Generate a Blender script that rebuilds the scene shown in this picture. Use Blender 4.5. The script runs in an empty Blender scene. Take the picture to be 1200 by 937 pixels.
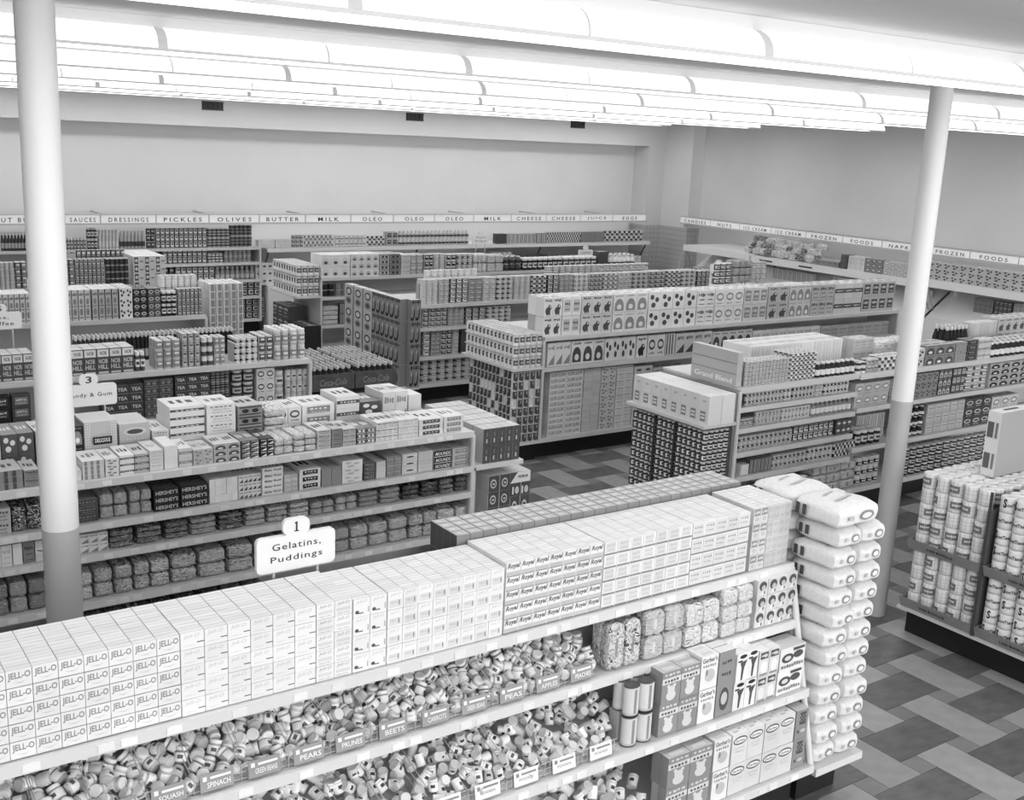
import bpy, bmesh, math, random
from math import sin, cos, pi, radians, sqrt
from mathutils import Matrix, Vector
random.seed(7)
scene = bpy.context.scene
COL = scene.collection

# ------------------------------------------------------------------ camera, world, exposure
CAM_H = 3.66
FPX = 1301.47
YAW, PIT, ROL = radians(54.814), radians(-13.2466), radians(2.6442)
f_ = Vector((cos(YAW)*cos(PIT), sin(YAW)*cos(PIT), sin(PIT)))
r_ = f_.cross(Vector((0, 0, 1))).normalized()
u_ = r_.cross(f_)
CRV = r_*cos(ROL) + u_*sin(ROL)
CUV = -r_*sin(ROL) + u_*cos(ROL)
cam = bpy.data.cameras.new('camera')
cam.sensor_width = 36
cam.lens = FPX/1200*36
cam.clip_end = 200
camo = bpy.data.objects.new('camera', cam)
COL.objects.link(camo)
camo.matrix_world = Matrix(((CRV.x, CUV.x, -f_.x, 0), (CRV.y, CUV.y, -f_.y, 0), (CRV.z, CUV.z, -f_.z, CAM_H), (0, 0, 0, 1)))
scene.camera = camo
world = bpy.data.worlds.new('world')
scene.world = world
world.use_nodes = True
world.node_tree.nodes['Background'].inputs[0].default_value = (1, 1, 1, 1)
world.node_tree.nodes['Background'].inputs[1].default_value = 1.75
scene.view_settings.view_transform = 'Standard'
scene.view_settings.look = 'None'
scene.view_settings.gamma = 1
scene.view_settings.exposure = 0.88
LAMP = 4.3            # light given off by the ceiling fixtures

# ------------------------------------------------------------------ photo pixel -> place
def SX(px, y, z):
    """world x of the point on the line (., y, z) that stands in pixel column px"""
    k = (px-600)/FPX
    a = CRV - f_*k
    return -(a.y*y + a.z*(z-CAM_H))/a.x
def SY(px, x, z):
    k = (px-600)/FPX
    a = CRV - f_*k
    return -(a.x*x + a.z*(z-CAM_H))/a.y
def ray(px, py):
    return CRV*((px-600)/FPX) - CUV*((py-468.5)/FPX) + f_
def ZY(px, py, y):
    d = ray(px, py)
    return CAM_H + d.z*y/d.y
def ZX(px, py, x):
    d = ray(px, py)
    return CAM_H + d.z*x/d.x

# ------------------------------------------------------------------ materials (greys of a black and white print)
MATS = {}
def mat(g, rough=.55, key=None, vary=.06, emit=0, spec=.35):
    k = key or ('grey_%03d_%02d' % (int(g*1000), int(rough*100)))
    if k in MATS:
        return MATS[k]
    m = bpy.data.materials.new(k)
    m.use_nodes = True
    nt = m.node_tree
    b = nt.nodes['Principled BSDF']
    b.inputs['Roughness'].default_value = rough
    b.inputs['Specular IOR Level'].default_value = spec
    if vary:
        oi = nt.nodes.new('ShaderNodeObjectInfo')
        mr = nt.nodes.new('ShaderNodeMapRange')
        mr.inputs[3].default_value = g*(1-vary)
        mr.inputs[4].default_value = min(.92, g*(1+vary))
        nt.links.new(oi.outputs['Random'], mr.inputs[0])
        nt.links.new(mr.outputs[0], b.inputs['Base Color'])
    else:
        b.inputs['Base Color'].default_value = (g, g, g, 1)
    if emit:
        b.inputs['Emission Color'].default_value = (1, 1, 1, 1)
        b.inputs['Emission Strength'].default_value = emit
    MATS[k] = m
    return m
def noisy(key, g0, g1, scale, rough=.6, stretch=(1, 1, 1), detail=4, rnd=0):
    """procedural two-tone material: noise between two greys, optionally shifted per object"""
    if key in MATS:
        return MATS[key]
    m = bpy.data.materials.new(key)
    m.use_nodes = True
    nt = m.node_tree
    b = nt.nodes['Principled BSDF']
    b.inputs['Roughness'].default_value = rough
    tc = nt.nodes.new('ShaderNodeTexCoord')
    mp = nt.nodes.new('ShaderNodeMapping')
    mp.inputs['Scale'].default_value = stretch
    n = nt.nodes.new('ShaderNodeTexNoise')
    n.inputs['Scale'].default_value = scale
    n.inputs['Detail'].default_value = detail
    mr = nt.nodes.new('ShaderNodeMapRange')
    mr.inputs[1].default_value = .3
    mr.inputs[2].default_value = .7
    mr.inputs[3].default_value = g0
    mr.inputs[4].default_value = g1
    nt.links.new(tc.outputs['Object'], mp.inputs[0])
    nt.links.new(mp.outputs[0], n.inputs['Vector'])
    nt.links.new(n.outputs[0], mr.inputs[0])
    out = mr.outputs[0]
    if rnd:
        oi = nt.nodes.new('ShaderNodeObjectInfo')
        m2 = nt.nodes.new('ShaderNodeMapRange')
        m2.inputs[3].default_value = 1-rnd
        m2.inputs[4].default_value = 1+rnd
        nt.links.new(oi.outputs['Random'], m2.inputs[0])
        mu = nt.nodes.new('ShaderNodeMath')
        mu.operation = 'MULTIPLY'
        nt.links.new(out, mu.inputs[0])
        nt.links.new(m2.outputs[0], mu.inputs[1])
        out = mu.outputs[0]
    nt.links.new(out, b.inputs['Base Color'])
    MATS[key] = m
    return m
def printed(base, ink, alt):
    """crinkled wrapper: blotchy print, different on every object"""
    key = 'wrapper_%s_%s_%s' % (base, ink, alt)
    if key in MATS:
        return MATS[key]
    m = bpy.data.materials.new(key); m.use_nodes = True
    nt = m.node_tree; b = nt.nodes['Principled BSDF']; b.inputs['Roughness'].default_value = .28
    tc = nt.nodes.new('ShaderNodeTexCoord'); oi = nt.nodes.new('ShaderNodeObjectInfo')
    mu = nt.nodes.new('ShaderNodeMath'); mu.operation = 'MULTIPLY'; mu.inputs[1].default_value = 37.0
    nt.links.new(oi.outputs['Random'], mu.inputs[0])
    n = nt.nodes.new('ShaderNodeTexNoise'); n.noise_dimensions = '4D'; n.inputs['Scale'].default_value = 4.5; n.inputs['Detail'].default_value = 1.0; n.inputs['Distortion'].default_value = 1.2
    mp = nt.nodes.new('ShaderNodeMapping'); mp.inputs['Scale'].default_value = (.7, .8, 2.2)
    nt.links.new(tc.outputs['Object'], mp.inputs[0]); nt.links.new(mp.outputs[0], n.inputs['Vector']); nt.links.new(mu.outputs[0], n.inputs['W'])
    cr = nt.nodes.new('ShaderNodeValToRGB'); cr.color_ramp.interpolation = 'CONSTANT'
    e = cr.color_ramp.elements
    for i, (p, t) in enumerate(((0, alt), (.36, base), (.55, ink), (.61, base))):
        q = e[i] if i < 2 else e.new(p)
        q.position = p; g = TONE[t]; q.color = (g, g, g, 1)
    nt.links.new(n.outputs[0], cr.inputs[0]); nt.links.new(cr.outputs[0], b.inputs['Base Color'])
    bp = nt.nodes.new('ShaderNodeBump'); bp.inputs['Strength'].default_value = .5; bp.inputs['Distance'].default_value = .08
    nt.links.new(n.outputs[0], bp.inputs['Height']); nt.links.new(bp.outputs[0], b.inputs['Normal'])
    MATS[key] = m
    return m
TONE = {'w': .76, 'l': .63, 'p': .50, 'm': .26, 'd': .075, 'k': .02}
TWORD = {'w': 'white', 'l': 'off-white', 'p': 'pale grey', 'm': 'grey', 'd': 'dark grey', 'k': 'black'}
def tm(t):
    return mat(TONE[t])

# ------------------------------------------------------------------ mesh helpers
class MB:
    """collects faces with a material each, then builds one mesh"""
    def __init__(s):
        s.v = []; s.f = []; s.m = []; s.mats = []; s.sm = []
    def slot(s, m):
        if m not in s.mats:
            s.mats.append(m)
        return s.mats.index(m)
    def face(s, pts, m, smooth=False):
        i = len(s.v)
        s.v += [tuple(p) for p in pts]
        s.f.append(tuple(range(i, i+len(pts)))); s.m.append(s.slot(m)); s.sm.append(smooth)
    def grid(s, rows, mf, closed=False, smooth=True):
        """rows of points -> quads; mf(i, j) -> material"""
        base = len(s.v)
        n = len(rows[0])
        for r in rows:
            s.v += [tuple(p) for p in r]
        for i in range(len(rows)-1):
            for j in range(n if closed else n-1):
                a = base+i*n+j; b = base+i*n+(j+1) % n
                s.f.append((a, b, b+n, a+n)); s.m.append(s.slot(mf(i, j))); s.sm.append(smooth)
    def box(s, x0, x1, y0, y1, z0, z1, m, mt=None, mfront=None):
        P = [(x0, y0, z0), (x1, y0, z0), (x1, y1, z0), (x0, y1, z0), (x0, y0, z1), (x1, y0, z1), (x1, y1, z1), (x0, y1, z1)]
        for k, q in enumerate([(0, 1, 5, 4), (1, 2, 6, 5), (2, 3, 7, 6), (3, 0, 4, 7), (4, 5, 6, 7), (3, 2, 1, 0)]):
            s.face([P[i] for i in q], mfront if (k == 0 and mfront) else (mt if (k == 4 and mt) else m))
    def tube(s, p, q, r, m, n=8, caps=True):
        p = Vector(p); q = Vector(q); d = (q-p).normalized()
        a = d.orthogonal().normalized(); b = d.cross(a)
        rows = [[c+(a*cos(2*pi*i/n)+b*sin(2*pi*i/n))*r for i in range(n)] for c in (p, q)]
        s.grid(rows, lambda i, j: m, True)
        if caps:
            s.face(rows[0][::-1], m); s.face(rows[1], m)
    def lathe(s, prof, mf, n=16, cap=True, ph=0.0):
        """profile [(r, z)] about z; mf(zmid, angle_deg) with 0 = front (-y)"""
        rows = [[(r*sin(2*pi*(j+ph)/n), -r*cos(2*pi*(j+ph)/n), z) for j in range(n)] for r, z in prof]
        def f(i, j):
            an = (360.0*(j+.5+ph)/n+180) % 360-180
            return mf((prof[i][1]+prof[i+1][1])/2, an)
        s.grid(rows, f, True)
        if cap:
            s.face(rows[0][::-1], mf(prof[0][1], 180)); s.face(rows[-1], mf(prof[-1][1]+9, 0))
    def mesh(s, name):
        me = bpy.data.meshes.new(name)
        me.from_pydata(s.v, [], s.f)
        for m in s.mats:
            me.materials.append(m)
        me.polygons.foreach_set('material_index', s.m)
        me.polygons.foreach_set('use_smooth', s.sm)
        me.update()
        return me
    def build(s, name, parent=None, loc=(0, 0, 0), rz=0):
        return put(name, s.mesh(name), parent, loc, rz)
def put(name, me, parent=None, loc=(0, 0, 0), rz=0, scale=None):
    o = bpy.data.objects.new(name, me)
    COL.objects.link(o)
    if parent:
        o.parent = parent
    o.location = loc
    if rz:
        o.rotation_euler = (0, 0, rz)
    if scale:
        o.scale = scale
    return o
def thing(name, label, cat, loc=(0, 0, 0), rz=0, group=None):
    o = put(name, None, None, loc, rz)
    return tag(o, label, cat, group)
def tag(o, label, cat, group=None):
    o['label'] = label; o['category'] = cat
    if group:
        o['group'] = group
    return o
def struct(o):
    o['kind'] = 'structure'
    return o

TXT = {}
def text_polys(s, shear=0.0, bold=0.0, spacing=1.0):
    """outline text as triangles fitted to the unit square"""
    k = (s, shear, bold, spacing)
    if k in TXT:
        return TXT[k]
    c = bpy.data.curves.new('lettering', 'FONT')
    c.body = s; c.resolution_u = 2; c.shear = shear; c.offset = bold; c.space_character = spacing
    o = bpy.data.objects.new('lettering', c)
    COL.objects.link(o)
    dg = bpy.context.evaluated_depsgraph_get()
    me = bpy.data.meshes.new_from_object(o.evaluated_get(dg))
    bpy.data.objects.remove(o); bpy.data.curves.remove(c)
    vs = [v.co.copy() for v in me.vertices]
    x0 = min(v.x for v in vs); x1 = max(v.x for v in vs); y0 = min(v.y for v in vs); y1 = max(v.y for v in vs)
    P = [((v.x-x0)/(x1-x0), (v.y-y0)/(y1-y0)) for v in vs]
    F = [tuple(p.vertices) for p in me.polygons]
    bpy.data.meshes.remove(me)
    TXT[k] = (P, F)
    return TXT[k]
def add_text(mb, s, fn, rect, m, **kw):
    """fn(u, v) -> 3d point; rect = u0, v0, u1, v1"""
    P, F = text_polys(s, **kw)
    u0, v0, u1, v1 = rect
    pts = [fn(u0+(u1-u0)*a, v0+(v1-v0)*b) for a, b in P]
    for fc in F:
        mb.face([pts[i] for i in fc], m)

# ------------------------------------------------------------------ product kinds, all in a unit box: x -.5...5, y 0..1 (front at 0), z 0..1
def decor(mb, dec, fn0, nrm=(0, -1, 0), eps=.004):
    """flat printing; each later piece lies a hair above the one before"""
    for k, q in enumerate(dec):
        def fn(u, v, k=k):
            p = fn0(u, v)
            j = eps*min(k, 6)+eps*.05*k
            return (p[0]+nrm[0]*j, p[1]+nrm[1]*j, p[2]+nrm[2]*j)
        t = q[0]; m = tm(q[-1])
        if t == 'r':
            a, b, c, d = q[1:5]
            mb.face([fn(a, b), fn(c, b), fn(c, d), fn(a, d)], m)
        elif t == 'e':
            cx, cz, rx, rz = q[1:5]
            mb.face([fn(cx+rx*cos(2*pi*i/14), cz+rz*sin(2*pi*i/14)) for i in range(14)], m)
        elif t == 'p':
            mb.face([fn(*p) for p in q[1]], m)
        elif t == 't':
            add_text(mb, q[1], fn, q[2], m, **(q[3] if len(q) > 4 else {}))
def letters(x0, z0, x1, z1, ink, rnd, n=5):
    """small unreadable print: a row of little strokes"""
    out = []; w = (x1-x0)/n
    for i in range(n):
        a = x0+i*w
        out.append(('r', a+w*.1, z0+(z1-z0)*rnd.uniform(0, .3), a+w*rnd.uniform(.6, .9), z1-(z1-z0)*rnd.uniform(0, .3), ink))
    return out
def style_decor(style, ink, ink2, seed):
    r = random.Random(seed)
    if style == 'banded':
        return [('r', 0, .38, 1, .66, ink)]+letters(.15, .46, .85, .58, ink2, r)
    if style == 'oval':
        return [('e', .5, .56, .38, .24, ink), ('e', .5, .56, .27, .13, ink2)]+letters(.2, .12, .8, .22, ink, r)
    if style == 'striped':
        return [('r', .1+.28*i, .04, .22+.28*i, .96, ink) for i in range(3)]
    if style == 'dotted':
        return [('e', .28, .72, .16, .14, ink), ('e', .68, .58, .16, .14, ink), ('e', .4, .28, .18, .15, ink)]
    if style == 'checked':
        return [('r', i*.25, j*.25, i*.25+.25, j*.25+.25, ink) for i in range(4) for j in range(4) if (i+j) % 2]
    if style == 'arched':
        return [('p', [(.1, .08)]+[(.5-.4*cos(pi*i/8), .35+.4*sin(pi*i/8)) for i in range(9)]+[(.9, .08)], ink), ('e', .5, .3, .2, .14, ink2)]+letters(.15, .84, .85, .94, ink, r)
    if style == 'lettered':
        return letters(.1, .62, .9, .84, ink, r, 5)+letters(.2, .4, .8, .5, ink, r, 6)+letters(.15, .14, .85, .22, ink, r, 7)
    if style == 'labelled':
        return [('r', .14, .2, .86, .84, ink)]+letters(.22, .52, .78, .72, ink2, r, 4)+letters(.26, .3, .74, .38, ink2, r, 5)
    if style == 'wedge':
        return [('p', [(.08, .06), (.92, .06), (.92, .5)], ink)]+letters(.12, .68, .88, .88, ink, r, 4)
    if style == 'pictured':
        return [('e', .42, .3, .26, .2, ink), ('e', .62, .48, .2, .16, ink), ('r', .3, .08, .42, .3, ink), ('r', .58, .08, .7, .32, ink), ('e', .66, .54, .07, .06, ink2)]+letters(.12, .78, .88, .92, ink, r, 4)
    if style == 'scripted':
        return [('t', 'Royal', (.1, .52, .92, .92), {'shear': .25, 'bold': .012}, ink), ('r', .06, .06, .96, .3, ink2)]
    if style == 'linked':
        return [('r', .05, .1, .95, .2, ink), ('r', .05, .8, .95, .9, ink), ('e', .3, .5, .14, .2, ink), ('e', .7, .5, .14, .2, ink)]
    return []
KINDS = {}
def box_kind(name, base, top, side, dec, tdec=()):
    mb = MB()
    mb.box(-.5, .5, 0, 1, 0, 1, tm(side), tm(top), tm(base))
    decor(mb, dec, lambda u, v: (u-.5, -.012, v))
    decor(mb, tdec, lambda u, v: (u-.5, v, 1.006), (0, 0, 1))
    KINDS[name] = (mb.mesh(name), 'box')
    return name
def can_kind(name, base, dec, lid='l', cat='can', n=16, prof=None):
    """dec: ('b', z0, z1, tone) band or ('p', half_angle, z0, z1, tone) patch on every side seen"""
    pr = prof or [(.45, 0), (.49, .015), (.49, .04), (.475, .05), (.475, .95), (.49, .96), (.49, .985), (.45, 1), (.43, .975)]
    cuts = sorted({z for q in dec for z in (q[1:3] if q[0] == 'b' else q[2:4])})
    full = []
    for i, p in enumerate(pr):
        if i:
            a = pr[i-1]
            for c in cuts:
                if a[1]+.004 < c < p[1]-.004:
                    t = (c-a[1])/(p[1]-a[1])
                    full.append((a[0]+(p[0]-a[0])*t, c))
        full.append(p)
    lo, hi = (pr[3][1], pr[4][1]) if not prof else (-1, prof[-4][1])
    def mf(z, an):
        if z > hi or z < lo:
            return tm(lid)
        t = base
        for q in dec:
            if q[0] == 'b' and q[1] <= z <= q[2]:
                t = q[3]
            elif q[0] == 'p' and abs(an-q[5] if len(q) > 5 else an) <= q[1] and q[2] <= z <= q[3]:
                t = q[4]
        return tm(t)
    mb = MB()
    mb.lathe([(r, z) for r, z in full], mf, n, ph=.5)
    me = mb.mesh(name)
    me.transform(Matrix.Translation((0, .5, 0)))
    KINDS[name] = (me, cat)
    return name
def can_decor(style, ink, ink2):
    if style == 'banded':
        return [('b', .3, .62, ink), ('p', 40, .38, .54, ink2)]
    if style == 'oval':
        return [('p', 60, .22, .8, ink), ('p', 34, .34, .66, ink2)]
    if style == 'striped':
        return [('b', .12, .3, ink), ('b', .44, .58, ink), ('b', .72, .88, ink)]
    if style == 'labelled':
        return [('p', 60, .16, .84, ink), ('p', 34, .5, .7, ink2)]
    if style == 'checked':
        return [('p', 24, .1, .5, ink), ('p', 90, .5, .9, ink), ('p', 24, .5, .9, ink2)]
    if style == 'topped':
        return [('b', .5, .96, ink), ('p', 34, .14, .4, ink2)]
    if style == 'shield':
        return [('p', 46, .16, .9, ink), ('p', 24, .06, .16, ink), ('p', 24, .5, .78, ink2)]
    if style == 'lettered':
        return [('p', 58, .6, .76, ink), ('p', 34, .36, .48, ink), ('p', 46, .14, .22, ink)]
    return []
JARP = [(.42, 0), (.48, .04), (.48, .2), (.48, .7), (.44, .78), (.4, .8), (.44, .82), (.44, .97), (.41, 1)]
BOTP = [(.4, 0), (.47, .03), (.47, .5), (.46, .55), (.34, .68), (.25, .76), (.22, .84), (.29, .87), (.29, .97), (.25, 1)]
JUGP = [(.42, 0), (.48, .03), (.48, .62), (.4, .72), (.26, .8), (.24, .86), (.3, .87), (.3, .98), (.26, 1)]
def bag_kind(name, base, dec, cat='bag', ink2='m'):
    """pillow shaped bag: rounded grid, decor by face on front and top"""
    mb = MB()
    r = random.Random(name)
    N = 7; M = 6
    def pt(u, v, w):
        # superellipsoid from cube coords -1..1
        e = 9.0
        n = (abs(u)**e+abs(v)**e+abs(w)**e)**(1/e)
        k = max(abs(u), abs(v), abs(w))/n if n else 1
        return (u*k*.5+.012*sin(7*v+5*w), .5+v*k*.5+.012*sin(6*u+3*w), .5+w*k*.5*(1-.10*(u*u+v*v)/2)+.014*sin(9*u+4*v))
    L = [-1+2*i/N for i in range(N+1)]
    pm_ = printed(base, dec[0], dec[1])
    inks = [pm_, tm(dec[0]), pm_]
    def pick(a, b):
        # a, b in -1..1 on the face: central emblem + print lines
        if abs(a) < .3 and abs(b) < .2 and dec[2] < .2:
            return inks[1]
        if r.random() < dec[2]:
            return inks[2]
        return inks[0]
    for ax in range(3):
        for sg in (-1, 1):
            rows = []
            for a in L:
                row = []
                for b in L:
                    c = [0, 0, 0]; c[ax] = sg; c[(ax+1) % 3] = a; c[(ax+2) % 3] = b*sg
                    row.append(pt(*c))
                rows.append(row)
            def mf(i, j, ax=ax, sg=sg):
                if (ax == 1 and sg < 0) or (ax == 2 and sg > 0):
                    return pick((i+.5)/N*2-1, (j+.5)/N*2-1)
                return inks[0]
            mb.grid(rows, mf)
    KINDS[name] = (mb.mesh(name), cat)
    return name
def auto(style, base, ink, cat):
    """kind for a plain description: style, ground tone, ink tone, category"""
    ink2 = 'w' if TONE[ink] < .35 else 'd'
    k = '%s_%s_%s_%s' % (cat, style, base, ink)
    if k in KINDS:
        return k
    nm = style+'_'+{'jug': 'bottle'}.get(cat, cat)
    if cat == 'box':
        top = 'w' if TONE[base] > .4 else ('m' if base == 'd' else 'd')
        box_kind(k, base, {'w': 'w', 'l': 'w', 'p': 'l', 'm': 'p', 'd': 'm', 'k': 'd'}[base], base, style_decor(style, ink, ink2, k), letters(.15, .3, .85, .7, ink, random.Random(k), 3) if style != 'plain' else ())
    elif cat == 'can':
        can_kind(k, base, can_decor(style, ink, ink2))
    elif cat == 'jar':
        can_kind(k, base, [('p', 70, .22, .62, ink), ('p', 34, .34, .5, ink2)], 'w' if base != 'w' else 'm', 'jar', 14, JARP)
    elif cat == 'bottle':
        can_kind(k, base, [('p', 70, .14, .42, ink)], 'l', 'bottle', 12, BOTP)
    elif cat == 'jug':
        can_kind(k, base, [('p', 70, .16, .52, ink)], 'w', 'bottle', 12, JUGP)
    else:
        bag_kind(k, base, (ink, 'm' if TONE[base] > .4 else 'l', .22))
    KINDS[k] = KINDS[k]+(nm,)
    return k

# ------------------------------------------------------------------ placing goods
SEEN = {}
COUNT = {}
NTH = 'first second third fourth fifth sixth seventh eighth ninth tenth eleventh twelfth thirteenth fourteenth fifteenth sixteenth seventeenth eighteenth nineteenth twentieth twenty-first twenty-second twenty-third twenty-fourth twenty-fifth twenty-sixth'.split()
def label_for(desc, neigh, where, custom):
    lab = custom or ('%s, %s' % (desc, where))
    base = lab
    n = 1
    while lab in SEEN:
        n += 1
        lab = base+(', %s group' % NTH[n-1])
    SEEN[lab] = 1
    return lab
def placed(lab, c, cols, r, rows, k=0, deep=1):
    """label of one piece of a stack: which column, layer and row it stands in"""
    if cols > 1:
        lab += ', %s column' % NTH[c]
    if rows > 1:
        lab += ', %s layer' % ('top' if r == rows-1 else 'bottom' if r == 0 else NTH[r])
    if deep > 1:
        lab += ', %s row' % ('front' if k == 0 else NTH[k])
    if not 4 <= len(lab.split()) <= 16 and lab not in BADL:
        BADL.add(lab); print('LABEL LENGTH', len(lab.split()), lab)
    return lab
BADL = set()
def unit(kind, name, loc, scale, rz, label, cat, group):
    o = bpy.data.objects.new(name, KINDS[kind][0])
    COL.objects.link(o)
    o.location = loc; o.scale = scale
    o.rotation_euler = (0, 0, rz)
    o['label'] = label; o['category'] = cat; o['group'] = group
    COUNT[label] = COUNT.get(label, 0)+1
    return o
FAR = {}
class Shelf:
    def __init__(s, where, y, z, gond=None, axis='y', far=False):
        s.far = far; s.where = where; s.y = y; s.z = z; s.g = gond; s.prev = None; s.axis = axis
def FShelf(*a):
    return Shelf(*a, far=True)
def seg(sh, p0, p1, h, cols, rows, deep, kind, custom=None, dy=0, d=None, dz=0, name=None, desc=None, riser=True, jit=.006):
    """fill a stretch of shelf (photo columns p0..p1 at the shelf's front line) with cols x rows goods, deep rows back"""
    face = sh.axis == 'x'            # goods face -x (an end display) instead of -y
    q = sh.y+dy; z = sh.z+dz
    if isinstance(h, tuple):
        h = (ZX(h[0], h[1], q) if face else ZY(h[0], h[1], q))-z
    if face:
        a0 = SY(p0, q, z); a1 = SY(p1, q, z)
    else:
        a0 = SX(p0, q, z); a1 = SX(p1, q, z)
    w = abs(a1-a0)/cols; hh = h/rows
    sgn = 1 if a1 > a0 else -1
    me, cat = KINDS[kind][:2]
    nm = name or (KINDS[kind][2] if len(KINDS[kind]) > 2 else kind)
    dd = d or (w if cat in ('can', 'jar', 'bottle', 'roll') else {'box': min(.2, max(.05, w*.8)), 'bag': .22}.get(cat, w))
    if not desc:
        parts = kind.split('_')
        desc = '%s %s %s' % (TWORD[parts[2]], parts[1], parts[0].replace('jug', 'bottle')) if len(parts) == 4 else kind.replace('_', ' ')
    lab = label_for(desc, sh.prev, sh.where, custom)
    sh.prev = desc+('es' if desc.endswith('box') else 's')
    grp = lab
    rz = -pi/2 if face else 0
    for c in range(cols):
        for k in range(deep):
            for r in (range(rows) if k == 0 else [rows-1]):
                a = a0+sgn*(c+.5)*w; b = q+k*dd+random.uniform(0, jit)
                loc = (b, a, z+r*hh) if face else (a, b, z+r*hh)
                if sh.far and cat in ('can', 'jar', 'bottle'):
                    FAR.setdefault(sh.where, []).append((me, loc, (w*.965, dd*.98, hh*.98), rz))
                    continue
                unit(kind, nm, loc, (w*(.975 if cat == 'box' else .965), dd*.98, hh*.98), rz+random.uniform(-.02, .02)*(1 if jit else 0), placed(lab, c, cols, r, rows, k, deep), cat, grp)
    if deep > 1 and rows > 1 and riser and sh.g:
        m = MB()
        lo, hi = min(a0, a1)+.01, max(a0, a1)-.01
        if face:
            m.box(q+dd+.01, q+deep*dd, lo, hi, z, z+(rows-1)*hh-.002, mat(.45))
        else:
            m.box(lo, hi, q+dd+.01, q+deep*dd, z, z+(rows-1)*hh-.002, mat(.45))
        m.build('riser', sh.g)
    return lab
def rows_of(sh, text, dy=0, dz=0, deep0=1):
    for ln in text.strip().splitlines():
        t = ln.split()
        h = tuple(map(float, t[2].split(','))) if ',' in t[2] else float(t[2])
        seg(sh, float(t[0]), float(t[1]), h, int(t[3]), int(t[4]), int(t[5]), auto(t[6], t[7], t[8], t[9]), dy=dy, dz=dz, d=float(t[10]) if len(t) > 10 else None)

# ------------------------------------------------------------------ the room
XW, YW, ZC = 18.1, 20.0, 4.27        # right wall, back wall, ceiling
wall_m = noisy('wall_paint', .68, .72, 1.2, .8)
soff_m = noisy('soffit_paint', .62, .66, 1.0, .8)
ceil_m = noisy('ceiling_paint', .56, .68, .9, .8, (.25, 1.6, 1), 5)
m = MB(); m.box(-6, XW+.4, YW, YW+.3, 0, ZC, wall_m); struct(m.build('wall_back'))
m = MB(); m.box(XW, XW+.3, -4, YW+.3, 0, ZC, wall_m); struct(m.build('wall_right'))
m = MB(); m.box(-6.3, -6, -4, YW+.3, 0, ZC, wall_m); struct(m.build('wall_left'))
m = MB(); m.box(-6, XW+.4, -4, YW+.3, ZC, ZC+.2, ceil_m); struct(m.build('ceiling'))
# soffit over the back wall, flush with the corner pier
m = MB(); m.box(-6, 17.24, 19.5, YW-.002, 3.62, ZC-.002, soff_m); struct(m.build('trim_1'))
def pier():
    t = struct(put('trim_2', None))
    m = MB(); m.box(17.24, 17.73, 19.5, YW-.002, 1.85, ZC-.002, soff_m)
    m.box(17.73, XW-.002, 18.6, YW-.002, 1.85, ZC-.002, wall_m); m.build('pier_shaft', t)
    # small square wall tiles below
    k = bpy.data.materials.new('wall_tile'); k.use_nodes = True
    nt = k.node_tree; b = nt.nodes['Principled BSDF']; b.inputs['Roughness'].default_value = .3
    tc = nt.nodes.new('ShaderNodeTexCoord'); mp = nt.nodes.new('ShaderNodeMapping'); mp.inputs['Rotation'].default_value = (pi/2, 0, 0)
    br = nt.nodes.new('ShaderNodeTexBrick'); br.offset = 0; br.inputs['Scale'].default_value = 9
    br.inputs['Color1'].default_value = (.5, .5, .5, 1); br.inputs['Color2'].default_value = (.46, .46, .46, 1); br.inputs['Mortar'].default_value = (.33, .33, .33, 1)
    br.inputs['Brick Width'].default_value = 1; br.inputs['Row Height'].default_value = 1; br.inputs['Mortar Size'].default_value = .06
    nt.links.new(tc.outputs['Object'], mp.inputs[0]); nt.links.new(mp.outputs[0], br.inputs['Vector']); nt.links.new(br.outputs[0], b.inputs['Base Color'])
    m = MB(); m.box(17.24, 17.73, 19.49, YW-.002, 0, 1.85, k); m.box(17.73, XW-.002, 18.59, YW-.002, 0, 1.85, k); m.build('tile_facing', t)
pier()
def vent(px, py, label):
    y = 19.5
    x = SX(px, y, 4.0); z = ZY(px, py, y)
    t = thing('air_vent', label, 'vent', (x, y, z))
    m = MB(); m.box(-.19, .19, -.012, .0, -.07, .07, mat(.012)); m.build('backing', t)
    for i in range(4):
        m = MB(); m.box(-.17+i*.088, -.10+i*.088, -.022, -.012, -.06, .06, mat(.035)); m.build('slat', t)
    m = MB()
    for z0, z1 in ((-.075, -.06), (.06, .075)):
        m.box(-.195, .195, -.02, 0, z0, z1, mat(.06))
    m.build('frame', t)
vent(249, 124, 'dark slatted air vent on the soffit, leftmost of three')
vent(486, 137, 'dark slatted air vent on the soffit, middle one of three')
vent(677, 146, 'dark slatted air vent on the soffit, nearest the corner pier')

# floor: pinwheel of light 1 x 2 tiles, dark 2 x 1 tiles and small square fillers
U = .3088; OX, OY = 6.727, 3.950
floor = struct(put('floor', None))
m = MB(); m.box(-6, XW, -4, YW, -.1, -.006, mat(.12, .5)); m.build('floor_slab', floor)
t_light = noisy('tile_light', .25, .31, 9, .38, rnd=.06)
t_dark = noisy('tile_dark', .075, .135, 7, .38, (1, 2.2, 1), 6, .16)
t_mid = noisy('tile_mid', .15, .19, 9, .38, rnd=.12)
def slab(name, w, d, mt):
    m = MB(); m.box(.002, w-.002, .002, d-.002, -.006, 0, mt); return m.mesh(name)
TL, TD, TF = slab('light_tile', U, 2*U, t_light), slab('dark_tile', 2*U, U, t_dark), slab('filler_tile', U/2, U/2, t_mid)
rest = {TL: MB(), TD: MB(), TF: MB()}
def near_view(x, y):
    return (4.6 < x < 7.6 and 2.9 < y < 8) or (6.0 < x < 7.6 and 8 <= y < 12.5) or (7.6 <= x < 10.9 and 5.2 < y < 7.1) or (7.6 <= x < 8.7 and 9.0 < y < 10.2)
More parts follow.
